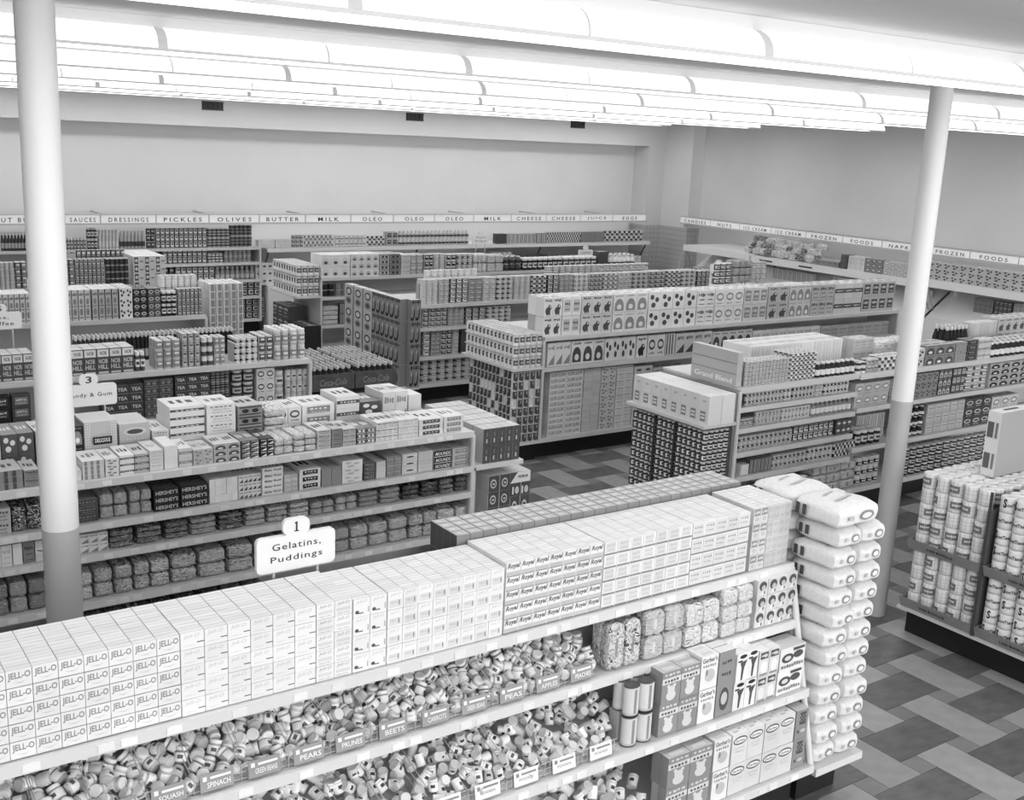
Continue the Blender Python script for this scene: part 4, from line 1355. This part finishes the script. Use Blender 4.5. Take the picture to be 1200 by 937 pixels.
m = MB(); m.box(0, .62, 0, .11, 0, .50, mat(.66), mat(.7), mat(.30)); m.build('carton_body', o)
m = MB()
for z in (.06, .30):
    m.face([(-.003, .10, z), (-.003, .05, z), (-.003, .05, z+.12), (-.003, .10, z+.12)], mat(.12)); m.face([(-.003, .035, z), (-.003, .015, z), (-.003, .015, z+.12), (-.003, .035, z+.12)], mat(.2))
m.build('printing', o)
m = MB(); m.box(.12, .30, .05, .075, .5, .503, mat(.05)); m.build('hand_slot', o)

# ------------------------------------------------------------------ right gondola with the jar display at its end
def end_unit(label, x0, x1, y0, y1, zs, base=.21):
    e = thing('end_shelf', label, 'shelf', (0, 0, 0))
    for z in zs:
        m = MB(); m.box(x0, x1, y0, y1, z-.03, z, white_en); m.build('shelf_board', e)
    m = MB(); m.box(x0+.09, x1, y0+.08, y1-.08, 0, base, black_en); m.build('kick_base', e)
    return e
E1 = end_unit('white end shelf above the jars on the right gondola', 7.09, 7.50, 7.0, 8.10, [1.185, .24])
can_kind('preserve_jar', 'd', [('p', 62, .2, .6, 'w'), ('p', 34, .3, .5, 'd'), ('b', .62, .74, 'k')], 'l', 'jar', 12, JARP)
s = Shelf('jar display', 7.15, .241, None, 'x')
def block(kind, nm, x0, y1, z0, nx, ny, nz, w, h, label, cat, sides_x=True, top=False, gap=None):
    """block of goods whose -x face, -y face (and top) show"""
    for i in range(nx):
        for j in range(ny):
            for r in range(nz):
                if i == 0 or j == ny-1 or (top and r == nz-1):
                    yy = y1-(j+.5)*w
                    if gap:
                        yy -= gap(j)
                    o = unit(kind, nm, (x0+(i+.5)*w, yy-w*.48, z0+r*h), (w*.95, w*.95, h*.985), 0, placed(label, j, ny, r, nz, i, nx), cat, label)
gp = lambda j: (.016 if j > 4 else 0)+(.016 if j > 8 else 0)
block('preserve_jar', 'preserve_jar', 7.14, 8.06, .241, 5, 15, 9, .0665, .098, 'dark preserve jar with white label, gondola end', 'jar', gap=gp)
for k, yy in enumerate((8.06-5*.0665-.008, 8.06-9*.0665-.024)):
    m = MB(); m.box(7.13, 7.15, yy-.008, yy+.004, .241, 1.12, mat(.05)); o = m.build('separator_strip')
    tag(o, 'dark separator strip among the preserve jars, %s one' % ('left', 'right')[k], 'strip')
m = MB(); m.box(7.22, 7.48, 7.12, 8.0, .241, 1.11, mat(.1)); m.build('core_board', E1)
m = MB(); m.face([(7.50, 7.04, .22), (7.60, 7.04, .22), (7.55, 7.04, 1.16), (7.50, 7.04, 1.16)], mat(.25)); m.box(7.50, 7.535, 7.06, 8.08, .22, 1.46, mat(.25)); m.build('end_panel', E1)
s = Shelf('right gondola end shelf', 7.12, 1.187, E1, 'x')
box_kind('tissue_pack', 'w', 'w', 'w', [('r', .2, .12, .72, .46, 'm'), ('r', .26, .2, .66, .27, 'w'), ('r', .26, .32, .66, .38, 'w'), ('r', .4, .78, .7, .84, 'p'), ('r', 0, .5, 1, .51, 'l')])
seg(s, 741, 829, .28, 8, 1, 2, 'tissue_pack', 'white tissue pack with grey square above the jars', d=.17)
o = thing('display_carton', 'grey lettered carton at the left end of the small can shelf', 'box', (7.53, 7.08, 1.492))
m = MB(); m.box(0, .07, 0, .60, 0, .33, mat(.45), mat(.6), mat(.5)); m.build('carton_body', o)
m = MB(); add_text(m, 'Grand Blend', lambda u, v: (-.003, .55-u*.5, .03+v), (0, 0, 1, .05), mat(.85), bold=.015)
for z in (.12, .22):
    m.face([(-.002, .6, z), (-.002, 0, z), (-.002, 0, z+.006), (-.002, .6, z+.006)], mat(.2))
m.build('printing', o)
s = Shelf('small can gondola top shelf', 7.06, 1.492, R1)
rows_of(s, """
873 924 .235 13 6 4 striped d w can
925 956 .27 6 6 4 checked l d can
957 1003 .155 8 1 1 labelled k w jug
""")
s = Shelf('small can gondola top shelf rear', 7.55, 1.492, R1)
rows_of(s, "878 985 .26 9 1 2 striped w l box .2")
sh = [('second', 1.307), ('third', 1.102), ('fourth', .867), ('fifth', .622)]
s = FShelf('small can gondola second shelf', 7.06, 1.307, R1)
rows_of(s, """
874 918 .13 10 2 1 banded p d can
919 928 .13 2 2 1 banded l d can
929 955 .13 6 2 1 banded p k can
956 965 .13 2 2 1 lettered l m can
966 995 .13 7 2 1 banded l k can
""")
s = FShelf('small can gondola third shelf', 7.06, 1.102, R1)
rows_of(s, """
868 884 .08 3 1 1 lettered p d can
885 915 .13 7 2 1 banded p m can
916 950 .13 8 2 1 banded l m can
951 998 .15 9 1 1 labelled m w jug
""")
s = FShelf('small can gondola fourth shelf', 7.06, .867, R1)
rows_of(s, """
866 929 .14 12 2 1 banded p d can
930 977 .15 8 2 1 labelled k l can
979 997 .15 3 2 1 oval d m box
""")
s = FShelf('small can gondola fifth shelf', 7.06, .622, R1)
rows_of(s, """
868 877 .10 1 2 1 plain w p box
878 904 .14 6 1 1 striped d p box
905 945 .14 8 2 1 banded p d can
946 976 .15 6 2 1 banded l d can
977 1002 .15 6 2 1 checked k w can
""")
s = Shelf('small can gondola bottom shelf', 7.06, .257, R1)
bag_kind('sugar_bag', 'w', ('d', 'l', .08)); bag_kind('rice_bag', 'w', ('m', 'l', .1))
seg(s, 880, 948, .20, 3, 2, 2, 'sugar_bag', 'white sack with dark square, small can gondola', d=.3)
seg(s, 950, 1000, .30, 3, 3, 1, 'rice_bag', 'white bag with grey print, small can gondola', d=.24)
s = Shelf('right gondola bottom shelf', 7.06, .257, R1b)
rows_of(s, """
1002 1030 .30 4 3 1 banded l k jar
1058 1104 .31 6 3 1 oval k l jar
1105 1160 .31 7 3 1 oval d l jar
""")
s = Shelf('right gondola top shelf', 7.06, 1.477, R1b)
rows_of(s, """
1005 1016 .12 2 2 2 topped w d can
1017 1030 .14 3 2 2 lettered p d can
1031 1070 .15 6 2 2 checked l d can
1072 1082 .2 1 2 2 dotted l d box
1083 1117 .22 3 2 2 arched m d box
1118 1131 .22 2 9 1 banded m p box
1132 1144 .23 1 4 1 labelled d k box
1145 1160 .23 2 3 1 banded l m box
1161 1215 .17 9 1 3 labelled k w jug
""")
s = Shelf('right gondola top shelf rear', 7.5, 1.477, R1b)
rows_of(s, """
998 1022 .26 3 2 2 lettered p m box
1023 1075 .22 2 1 1 plain w p bag
1108 1134 .30 6 1 3 plain k p bottle
1135 1165 .32 6 1 2 striped l p box
1166 1215 .34 6 2 2 pictured p d box
""")
s = Shelf('right gondola second shelf', 7.06, 1.127, R1b)
seg(s, 1000, 1040, .25, 4, 2, 1, auto('oval', 'p', 'm', 'box'), 'pale carton with grey ovals, right gondola second shelf', d=.3)
rows_of(s, """
1041 1070 .25 3 3 1 lettered m d box
1071 1097 .27 4 3 1 dotted m d box
1098 1113 .28 3 3 1 arched d p box
1114 1129 .28 3 3 1 labelled d p box
1130 1157 .28 3 4 1 oval w d can
1158 1215 .28 5 4 1 arched p k box
""")
s = Shelf('right gondola third shelf', 7.06, .702, R1b)
rows_of(s, """
1003 1033 .16 4 1 2 labelled k l jar
1058 1082 .33 4 3 1 labelled k w bottle
1083 1127 .33 5 3 1 labelled p l box
1128 1158 .32 3 3 1 oval d l box
1159 1190 .30 3 2 1 oval l m box
""")
s.prev = None
s2_ = Shelf('right gondola third shelf rear', 7.25, .702, R1b)
rows_of(s2_, "1002 1034 .26 4 1 1 striped l m box")

# ------------------------------------------------------------------ picture box gondola (middle)
s = Shelf('picture box gondola top shelf', 10.09, 1.462, R2)
rows_of(s, """
636 657 .45 2 2 2 pictured w d box .16
658 679 .45 2 2 2 labelled w p box .16
680 716 .45 3 2 2 pictured l d box .16
717 757 .45 3 2 2 arched w m box .16
758 814 .45 4 2 2 dotted w d box .16
815 835 .44 2 2 2 lettered w d box .16
836 869 .44 3 2 2 oval w m box .16
870 897 .44 3 2 2 labelled l m box .16
898 922 .44 2 2 2 pictured p d box .16
923 948 .44 3 2 2 arched l m box .16
949 975 .43 3 2 2 lettered p d box .16
976 1008 .43 3 2 2 banded l d box .16
1009 1046 .43 4 2 2 labelled p d box .16
""")
s = Shelf('picture box gondola second shelf', 10.09, 1.102, R2)
rows_of(s, """
641 668 .28 3 1 1 wedge w m box .1
669 707 .28 3 1 1 arched w d box .1
708 744 .28 4 1 1 dotted w d box .1
745 757 .28 1 1 1 pictured w k box .1
758 778 .28 2 1 1 oval w d box .1
779 790 .28 1 1 1 striped l d box .1
791 833 .27 4 1 1 wedge l d box .1
834 880 .25 5 1 1 arched l d box .1
881 960 .22 8 1 1 lettered w p box .1
961 1040 .2 8 1 1 lettered p m box .1
""")
s = Shelf('picture box gondola bottom shelf', 10.09, .257, R2)
box_kind('soap_bar_box', 'w', 'w', 'w', [('t', 'LUX LUX', (.08, .25, .92, .8), {'bold': .015}, 'd')])
seg(s, 641, 680, .77, 2, 11, 1, 'soap_bar_box', 'white soap box with dark lettering, middle gondola', d=.15)
rows_of(s, """
681 700 .77 2 11 1 lettered l p box .15
701 718 .77 2 9 1 dotted l m box .15
719 738 .77 2 9 1 lettered w m box .15
739 760 .74 2 7 1 oval l p box .15
761 800 .70 3 5 1 lettered p m box .15
""")
E2 = end_unit('white end shelf between two can stacks on the picture box gondola', 7.06, 7.48, 10.02, 11.12, [1.125, .245])
can_kind('tray_can', 'w', [('p', 48, .28, .74, 'd'), ('p', 24, .4, .6, 'p')], 'l')
can_kind('shield_can', 'l', [('p', 48, .12, .92, 'd'), ('p', 24, .03, .12, 'd'), ('p', 12, .5, .8, 'p')], 'l')
can_kind('pale_shield_can', 'w', [('p', 30, .2, .9, 'l')], 'l')
for l in range(3):
    block('tray_can', 'tray_can', 7.075, 11.08, 1.127+l*.132, 5, 13, 1, .0805, .128, 'white can with dark square, %s tray, middle gondola' % ('lowest', 'middle', 'top')[l], 'can', top=(l == 2))
    m = MB(); m.box(7.072, 7.48, 10.03, 11.085, 1.127+l*.132-.002, 1.127+l*.132+.0, mat(.7)); m.build('tray_sheet', E2)
m = MB(); m.box(7.16, 7.47, 10.12, 11.07, 1.13, 1.125+2*.132, mat(.4)); m.build('core_board', E2)
rs = random.Random(9)
for i in range(5):
    for j in range(13):
        for r in range(8):
            if i == 0 or j == 12:
                pale = rs.random() < .13
                unit('pale_shield_can' if pale else 'shield_can', 'shield_can', (7.085+(i+.5)*.08, 11.09-(j+.5)*.081-.04, .247+r*.104), (.077, .077, .1025), (-pi/4 if (i == 0 and j < 12) else 0)*0 + (-pi/2 if i == 0 and j < 12 else 0), placed('pale can turned among the shield-label cans' if pale else 'can with dark shield label, middle gondola end', j, 13, r, 8, i, 5), 'can', 'pale cans in the shield stack' if pale else 'shield-label cans')
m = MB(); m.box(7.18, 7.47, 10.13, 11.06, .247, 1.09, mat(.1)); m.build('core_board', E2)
m = MB(); m.box(7.485, 7.50, 10.06, 10.10, .24, 1.10, mat(.45)); m.build('end_post', E2)

# ------------------------------------------------------------------ canned goods gondola and the stack of arc-patterned boxes at its end
s = FShelf('canned goods gondola top shelf', 13.14, 1.377, R3)
rows_of(s, """
494 514 .34 3 5 2 lettered w p can
515 527 .34 2 5 2 lettered l m can
528 549 .34 3 5 2 labelled d w can
550 566 .34 2 5 2 lettered p d can
567 582 .34 2 5 2 lettered w m can
583 602 .34 3 5 2 banded l k can
603 622 .34 3 5 2 lettered l p can
623 641 .34 3 5 2 checked p d can
642 655 .34 2 5 2 labelled k l can
656 672 .34 3 5 2 lettered p m can
673 690 .33 3 5 2 banded w m can
691 706 .33 3 5 2 labelled l d can
707 724 .33 3 5 2 checked l m can
725 741 .33 3 5 2 lettered w d can
742 760 .33 3 5 2 banded p d can
761 780 .33 3 5 2 labelled p d can
781 798 .33 3 5 2 checked l d can
799 816 .33 3 5 2 banded l d can
817 832 .31 3 4 2 labelled d p can
""")
s = FShelf('canned goods gondola top shelf rear', 13.62, 1.377, R3)
rows_of(s, """
498 560 .40 8 5 1 lettered w l can
640 700 .40 8 5 1 striped l m can
701 760 .40 8 5 1 lettered l d can
838 858 .36 3 3 1 labelled d l jar
859 880 .40 3 3 1 lettered p d bag
881 898 .36 3 4 1 lettered l m can
""")
s = FShelf('canned goods gondola second shelf', 13.14, 1.057, R3)
rows_of(s, """
496 503 .26 1 4 1 labelled w d can
504 525 .26 3 4 1 labelled l d can
526 545 .26 3 5 1 lettered p m can
546 570 .24 3 4 1 labelled d l can
571 600 .24 4 4 1 banded l d can
""")
s = FShelf('canned goods gondola third shelf', 13.14, .647, R3)
rows_of(s, """
496 505 .35 1 4 1 labelled m w can
506 516 .35 2 6 1 lettered p d can
517 530 .35 2 5 1 labelled l k can
531 539 .35 1 6 1 lettered l m can
540 551 .36 1 1 1 plain d m box
552 590 .34 5 5 1 labelled p d can
""")
s = FShelf('canned goods gondola bottom shelf', 13.14, .257, R3)
rows_of(s, "494 552 .33 6 4 1 banded p d can")
box_kind('arc_detergent_box', 'm', 'l', 'm', [('r', 0, .86, 1, .9, 'k'), ('r', 0, .94, 1, .97, 'k'), ('r', .3, .8, .42, 1, 'k'), ('p', [(.2+.62*sin(radians(a))*.9, .42-.36*cos(radians(a))) for a in range(-40, 121, 20)]+[(.2+.42*sin(radians(a))*.9, .5-.32*cos(radians(a))) for a in range(120, -41, -20)], 'k'), ('e', .32, .62, .14, .1, 'p')])
box_kind('ring_detergent_box', 'p', 'l', 'm', [('e', .5, .68, .34, .2, 'd'), ('e', .5, .68, .22, .12, 'l'), ('e', .5, .24, .34, .18, 'm'), ('e', .5, .24, .2, .1, 'd')])
E3 = end_unit('end platform under the arc-patterned boxes', 7.33, 7.60, 13.02, 14.8, [.245])
for kx, (kd, ys, lab) in enumerate((('arc_detergent_box', tuple(13.21+.135*i for i in range(6)), 'dark-arched box in the tall stack, middle aisle end'), ('ring_detergent_box', (14.10, 14.4, 14.7), 'pale box with dark rings beside the arched boxes'))):
    for y in ys:
        for r in range(4):
            unit(kd, 'detergent_box', (7.34, y, .247+r*.305), (.131 if kx == 0 else .265, .12, .302), -pi/2, placed(lab, ys.index(y), len(ys), r, 4), 'box', lab)
for r in range(4):
    for c in range(2):
        unit('arc_detergent_box', 'detergent_box', (7.345+.12+.055+c*.075-.055+.02, 13.03, .247+r*.305), (.072, .10, .302), 0, placed('narrow dark-arched box end facing the aisle', c, 2, r, 4), 'box', 'arched box ends facing the aisle')

# ------------------------------------------------------------------ far right gondola
s = FShelf('far gondola top shelf', 16.19, 1.367, R4)
rows_of(s, """
376 410 .36 3 2 2 arched w l box .2
411 444 .36 4 3 2 arched w p box .2
445 456 .35 1 4 2 linked p k box .2
457 469 .35 1 4 2 linked m k box .2
470 480 .33 1 4 2 lettered l d box .2
481 497 .33 2 3 2 lettered p m can
498 508 .33 2 3 2 labelled p k can
509 522 .33 2 3 2 lettered p l can
523 535 .32 2 3 2 labelled l k can
536 554 .32 3 3 2 banded p d can
555 570 .32 3 2 1 lettered w p bag
571 590 .30 2 2 1 lettered l p bag
591 612 .26 3 2 2 plain d k bottle
613 660 .22 8 1 2 labelled k l jar
661 700 .22 6 1 2 labelled d l jar
701 712 .30 1 2 1 plain d k box
713 745 .24 6 1 3 lettered w d bottle
""")
s = FShelf('far gondola second shelf', 16.19, 1.057, R4)
rows_of(s, """
378 393 .21 2 2 1 linked k l can
394 409 .20 2 2 1 linked m l can
""")
s = Shelf('far gondola third shelf', 16.19, .602, R4)
rows_of(s, """
378 397 .30 1 4 1 plain w l bag
398 411 .34 2 2 1 striped d p box
""")
E4 = end_unit('white end shelves with cans and dark cartons on the far gondola', 7.15, 7.56, 16.12, 17.2, [1.085, .245])
for l in range(3):
    block('tray_can', 'tray_can', 7.165, 17.16, 1.087+l*.165, 4, 10, 1, .1, .155, 'white can with dark square, %s tray, far gondola' % ('lowest', 'middle', 'top')[l], 'can', top=(l == 2))
    m = MB(); m.box(7.16, 7.56, 16.14, 17.18, 1.087+l*.165-.004, 1.087+l*.165-.001, mat(.75)); m.build('tray_sheet', E4)
m = MB(); m.box(7.27, 7.55, 16.26, 17.1, 1.09, 1.085+2*.165, mat(.4)); m.build('core_board', E4)
s = Shelf('far gondola end', 7.19, .247, E4, 'x')
seg(s, 320, 338, .62, 3, 3, 1, auto('lettered', 'd', 'l', 'box'), 'dark lettered carton below the far gondola end trays', d=.3)
seg(s, 339, 356, .40, 3, 2, 1, auto('oval', 'k', 'l', 'box'), 'black carton with pale ovals below the far gondola end trays', d=.3)

# ------------------------------------------------------------------ lighted headers over the wall cases
sign_lit = mat(.72, .5, 'sign_lit', 0, .12)
ink_m = mat(.03, .5, 'sign_ink', 0)
def header(axis, pos, back, marks, words, z0, z1, label):
    t = thing('lighted_header', label, 'sign', (0, 0, 0))
    at = (lambda p: SX(p, pos, z0)) if axis == 'y' else (lambda p: SY(p, pos, z0))
    lo, hi = sorted((at(marks[0]), at(marks[-1])))
    def bx(m, a0, a1, d0, d1, za, zb, mt):
        if axis == 'y':
            m.box(a0, a1, pos+d0, pos+d1, za, zb, mt)
        else:
            m.box(pos+d0, pos+d1, a0, a1, za, zb, mt)
    m = MB(); bx(m, lo, hi, .012, back, z0-.03, z1+.015, mat(.42, .5, 'header_box', 0)); m.build('canopy_box', t)
    k = lo+.4
    while k < hi:
        m = MB(); bx(m, k-.012, k+.012, .13, (YW if axis == 'y' else XW)-pos-.003, z1-.03, z1-.005, mat(.5, .5, 'header_rail', 0)); m.build('wall_arm', t)
        k += 1.8
    for za, zb in ((z0-.03, z0), (z1, z1+.015)):
        m = MB(); bx(m, lo, hi, -.01, .012, za, zb, mat(.5, .5, 'header_rail', 0)); m.build('rail', t)
    for i in range(len(marks)-1):
        a, b = at(marks[i]), at(marks[i+1])
        sg = 1 if b > a else -1
        m = MB(); l2, h2 = sorted((a+sg*.012, b-sg*.012)); bx(m, l2, h2, 0, .012, z0+.002, z1-.002, sign_lit); p = m.build('sign_panel', t)
        if words[i]:
            m = MB(); c = (a+b)/2; hw = min(abs(b-a)*.36, .052*len(words[i]))
            fn = (lambda u, v: (c+u*sg, pos-.004, v)) if axis == 'y' else (lambda u, v: (pos-.004, c+u*sg, v))
            add_text(m, words[i], fn, (-hw, z0+.018, hw, z0+(z1-z0)*.68), ink_m, spacing=1.5, bold=.01)
            q = m.build('lettering', p); q['kind'] = 'stuff'
    return t
header('y', 18.9, .13, [-45, 76, 118, 183, 245, 304, 358, 411, 461, 509, 555, 599, 640, 680, 718, 757],
       ['PEANUT BUTTER', 'SAUCES', 'DRESSINGS', 'PICKLES', 'OLIVES', 'BUTTER', 'MILK', 'OLEO', 'OLEO', 'OLEO', 'MILK', 'CHEESE', 'CHEESE', 'JUICE', 'EGGS'], 2.005, 2.135, 'long white lettered header strip along the back wall')
header('x', 17.6, .13, [797, 832, 866, 903, 944, 987, 1033, 1090, 1136, 1193, 1260],
       ['CANDIES', 'NUTS', 'ICE CREAM', 'ICE CREAM', 'FROZEN', 'FOODS', 'NAPKINS', 'FROZEN', 'FOODS', ''], 1.985, 2.105, 'long white lettered header strip along the right wall')

# ------------------------------------------------------------------ dairy case along the back wall
t = thing('dairy_case', 'white refrigerated dairy case along the back wall', 'case', (0, 0, 0))
enam = mat(.80, .3, 'case_enamel', 0)
m = MB(); m.box(7.85, 17.0, 18.95, 19.95, 0, .86, enam); m.build('tub', t)
m = MB(); m.box(7.85, 17.0, 19.80, 19.95, .862, 1.97, mat(.74, .4, 'case_back', 0)); m.build('back_panel', t)
m = MB(); m.box(7.85, 17.0, 19.0, 19.79, 1.50, 1.53, enam); q = m.build('top_shelf', t)
m = MB(); m.box(7.85, 17.0, 18.98, 19.0, 1.46, 1.535, enam); m.build('shelf_lip', q)
for x in (7.9, 11.0, 14.0, 16.95):
    m = MB(); m.tube((x, 19.05, 1.48), (x, 19.4, .9), .018, mat(.12)); m.build('bracket', t)
s = FShelf('dairy case top shelf', 19.04, 1.537, None)
rows_of(s, """
303 322 .14 4 2 1 lettered w l box .15
323 341 .14 4 2 1 lettered w p box .15
342 356 .22 3 3 1 labelled l d can
357 392 .22 7 2 1 checked w m can
393 430 .20 7 2 1 banded w l can
431 452 .19 4 2 1 checked w d can
453 466 .26 2 2 1 labelled p k box .15
467 550 .28 18 2 1 labelled l d bottle
582 593 .2 2 1 1 plain d m box .15
594 628 .2 7 1 1 striped l d box .12
629 640 .2 2 1 1 striped m l box .12
641 680 .22 7 1 1 checked w d box .12
681 708 .22 5 1 1 plain m d box .12
709 754 .24 8 2 1 checked l d can
""")
s = FShelf('dairy case lower deck', 19.05, .865, None)
rows_of(s, """
300 320 .4 3 3 1 oval w l box .2
321 345 .36 2 2 1 plain m p box .2
575 600 .5 4 2 1 plain w l bag .2
601 640 .42 5 2 1 banded d k box .2
641 690 .40 6 2 1 lettered m d box .2
691 720 .42 4 2 1 plain d k box .2
721 752 .34 6 2 1 lettered w p can
""")

# ------------------------------------------------------------------ freezer cases along the right wall
def freezer(y0, y1, zc, label, slots=()):
    t = thing('freezer_case', label, 'case', (0, 0, 0))
    m = MB(); m.box(16.45, 18.05, y0, y1, .12, .98, enam); m.build('tub', t)
    m = MB(); m.box(16.52, 18.05, y0, y1, 0, .12, black_en); m.build('kick_base', t)
    m = MB(); m.face([(16.75, y0, .982), (16.75, y1, .982), (17.55, y1, 1.50), (17.55, y0, 1.50)][::-1], mat(.78, .3, 'case_liner', 0))
    m.box(17.55, 18.05, y0, y1, .982, zc-.1, mat(.78, .3, 'case_liner', 0)); m.build('sloped_liner', t)
    m = MB(); m.box(16.62, 18.05, y0, y1, zc-.06, zc, enam); q = m.build('canopy', t)
    m = MB(); m.box(16.58, 16.62, y0, y1, zc-.12, zc+.005, enam); q = m.build('canopy_lip', t)
    for yy in slots:
        m = MB(); m.box(16.572, 16.58, yy-.16, yy+.16, zc-.07, zc-.045, mat(.03)); m.build('slot', q)
    for yy in (y0+.02, y1-.02):
        m = MB(); pts = [(16.46+.0*i, yy, .98) for i in range(1)]+[(16.62-.16*cos(pi/2*i/6), yy, .98+(zc-.12-.98)*sin(pi/2*i/6)) for i in range(7)]
        for a, b in zip(pts, pts[1:]):
            if (Vector(a)-Vector(b)).length > .001:
                m.tube(a, b, .014, mat(.35, .3, 'chrome', 0), 6)
        m.tube((16.9, yy, 1.1), (16.66, yy, zc-.12), .012, mat(.35, .3, 'chrome', 0), 6)
        m.build('end_hoop', t)
    return t
freezer(15.55, 17.45, 1.62, 'white open freezer case nearest the corner pier')
freezer(11.55, 15.5, 1.60, 'white freezer case in the middle of the right wall with slotted lip', (15.1, 14.1))
freezer(7.4, 11.5, 1.64, 'white freezer case along the right wall behind the near right column')
s = Shelf('corner freezer case', 16.85, 1.06, None, 'x')
seg(s, 812, 866, .10, 9, 1, 3, auto('dotted', 'w', 'd', 'box'), 'white carton with dark dots, corner freezer slope', d=.16)
s = Shelf('middle freezer case slope', 17.02, 1.17, None, 'x')
rows_of(s, """
872 888 .20 3 2 1 dotted d l box .14
889 905 .20 3 2 1 lettered w m box .14
906 950 .20 8 1 1 striped l m box .14
975 1000 .22 4 2 1 lettered l d box .14
1001 1030 .22 5 2 1 labelled l d box .14
""")
s = Shelf('near freezer case slope', 17.02, 1.17, None, 'x')
rows_of(s, """
1062 1086 .22 3 2 1 labelled w d box .14
1140 1162 .24 4 3 1 lettered m d box .14
1164 1184 .24 4 3 1 lettered d w box .14
1186 1215 .24 5 3 1 lettered p d box .14
""")
s = Shelf('middle freezer case top', 16.68, 1.602, None, 'x')
rb = random.Random(21)
for k in ('lettered_k_w', 'dotted_w_k', 'striped_d_w', 'lettered_w_d'):
    a, b, c = k.split('_')
    auto(a, b, c, 'bag')
ya, yb_ = SY(868, 16.7, 1.6), SY(953, 16.7, 1.6)
for i in range(13):
    for r in range(3):
        a, b, c = rb.choice(('lettered_k_w', 'dotted_w_k', 'striped_d_w', 'lettered_w_d')).split('_')
        y = ya+(yb_-ya)*(i+.5)/13
        o = unit(auto(a, b, c, 'bag'), 'snack_bag', (16.75+.1*r+rb.uniform(0, .05), y, 1.604+.10*r+rb.uniform(0, .02)), (.20, .16, .13), -pi/2+rb.uniform(-.6, .6), 'printed snack bag jumbled on the freezer top, %s from left, %s layer' % (NTH[i], ('bottom', 'middle', 'top')[r]), 'bag', 'snack bags on the freezer')
        o.rotation_euler.x = rb.uniform(-.3, .3); o.rotation_euler.y = rb.uniform(-.3, .3)
rows_of(s, """
955 982 .10 4 1 1 lettered m d box .2
984 992 .26 1 3 1 lettered d m box .2
993 1012 .25 3 3 1 dotted l p box .2
1013 1033 .25 3 3 1 oval m d box .2
1034 1064 .24 4 3 1 oval p m box .2
""")
s = Shelf('near freezer case top', 16.68, 1.642, None, 'x')
seg(s, 1066, 1215, .30, 15, 3, 1, auto('dotted', 'p', 'd', 'box'), 'pale spotted box on the near freezer top', d=.2)

# the far rows of cans, jars and bottles: a few pixels each, one object per shelf
for where, items in FAR.items():
    V = []; Fc = []; Mi = []; mats = []
    for me, loc, sc, rz in items:
        base = len(V)
        V += [(v.co.x*sc[0]+loc[0], v.co.y*sc[1]+loc[1], v.co.z*sc[2]+loc[2]) for v in me.vertices]
        idx = []
        for m_ in me.materials:
            if m_ not in mats:
                mats.append(m_)
            idx.append(mats.index(m_))
        for p in me.polygons:
            Fc.append(tuple(base+i for i in p.vertices)); Mi.append(idx[p.material_index])
    me2 = bpy.data.meshes.new('far_cans_and_jars')
    me2.from_pydata(V, [], Fc)
    for m_ in mats:
        me2.materials.append(m_)
    me2.polygons.foreach_set('material_index', Mi)
    me2.update()
    o = put('far_cans_and_jars', me2)
    tag(o, 'rows of small cans, jars and bottles on the %s' % where, 'cans')
    o['kind'] = 'stuff'

n_top = [o for o in bpy.data.objects if o.parent is None and 'category' in o]
from collections import Counter
cn = Counter(o.name.split('.')[0] for o in n_top)
print('THINGS', len(n_top), cn.most_common(8))
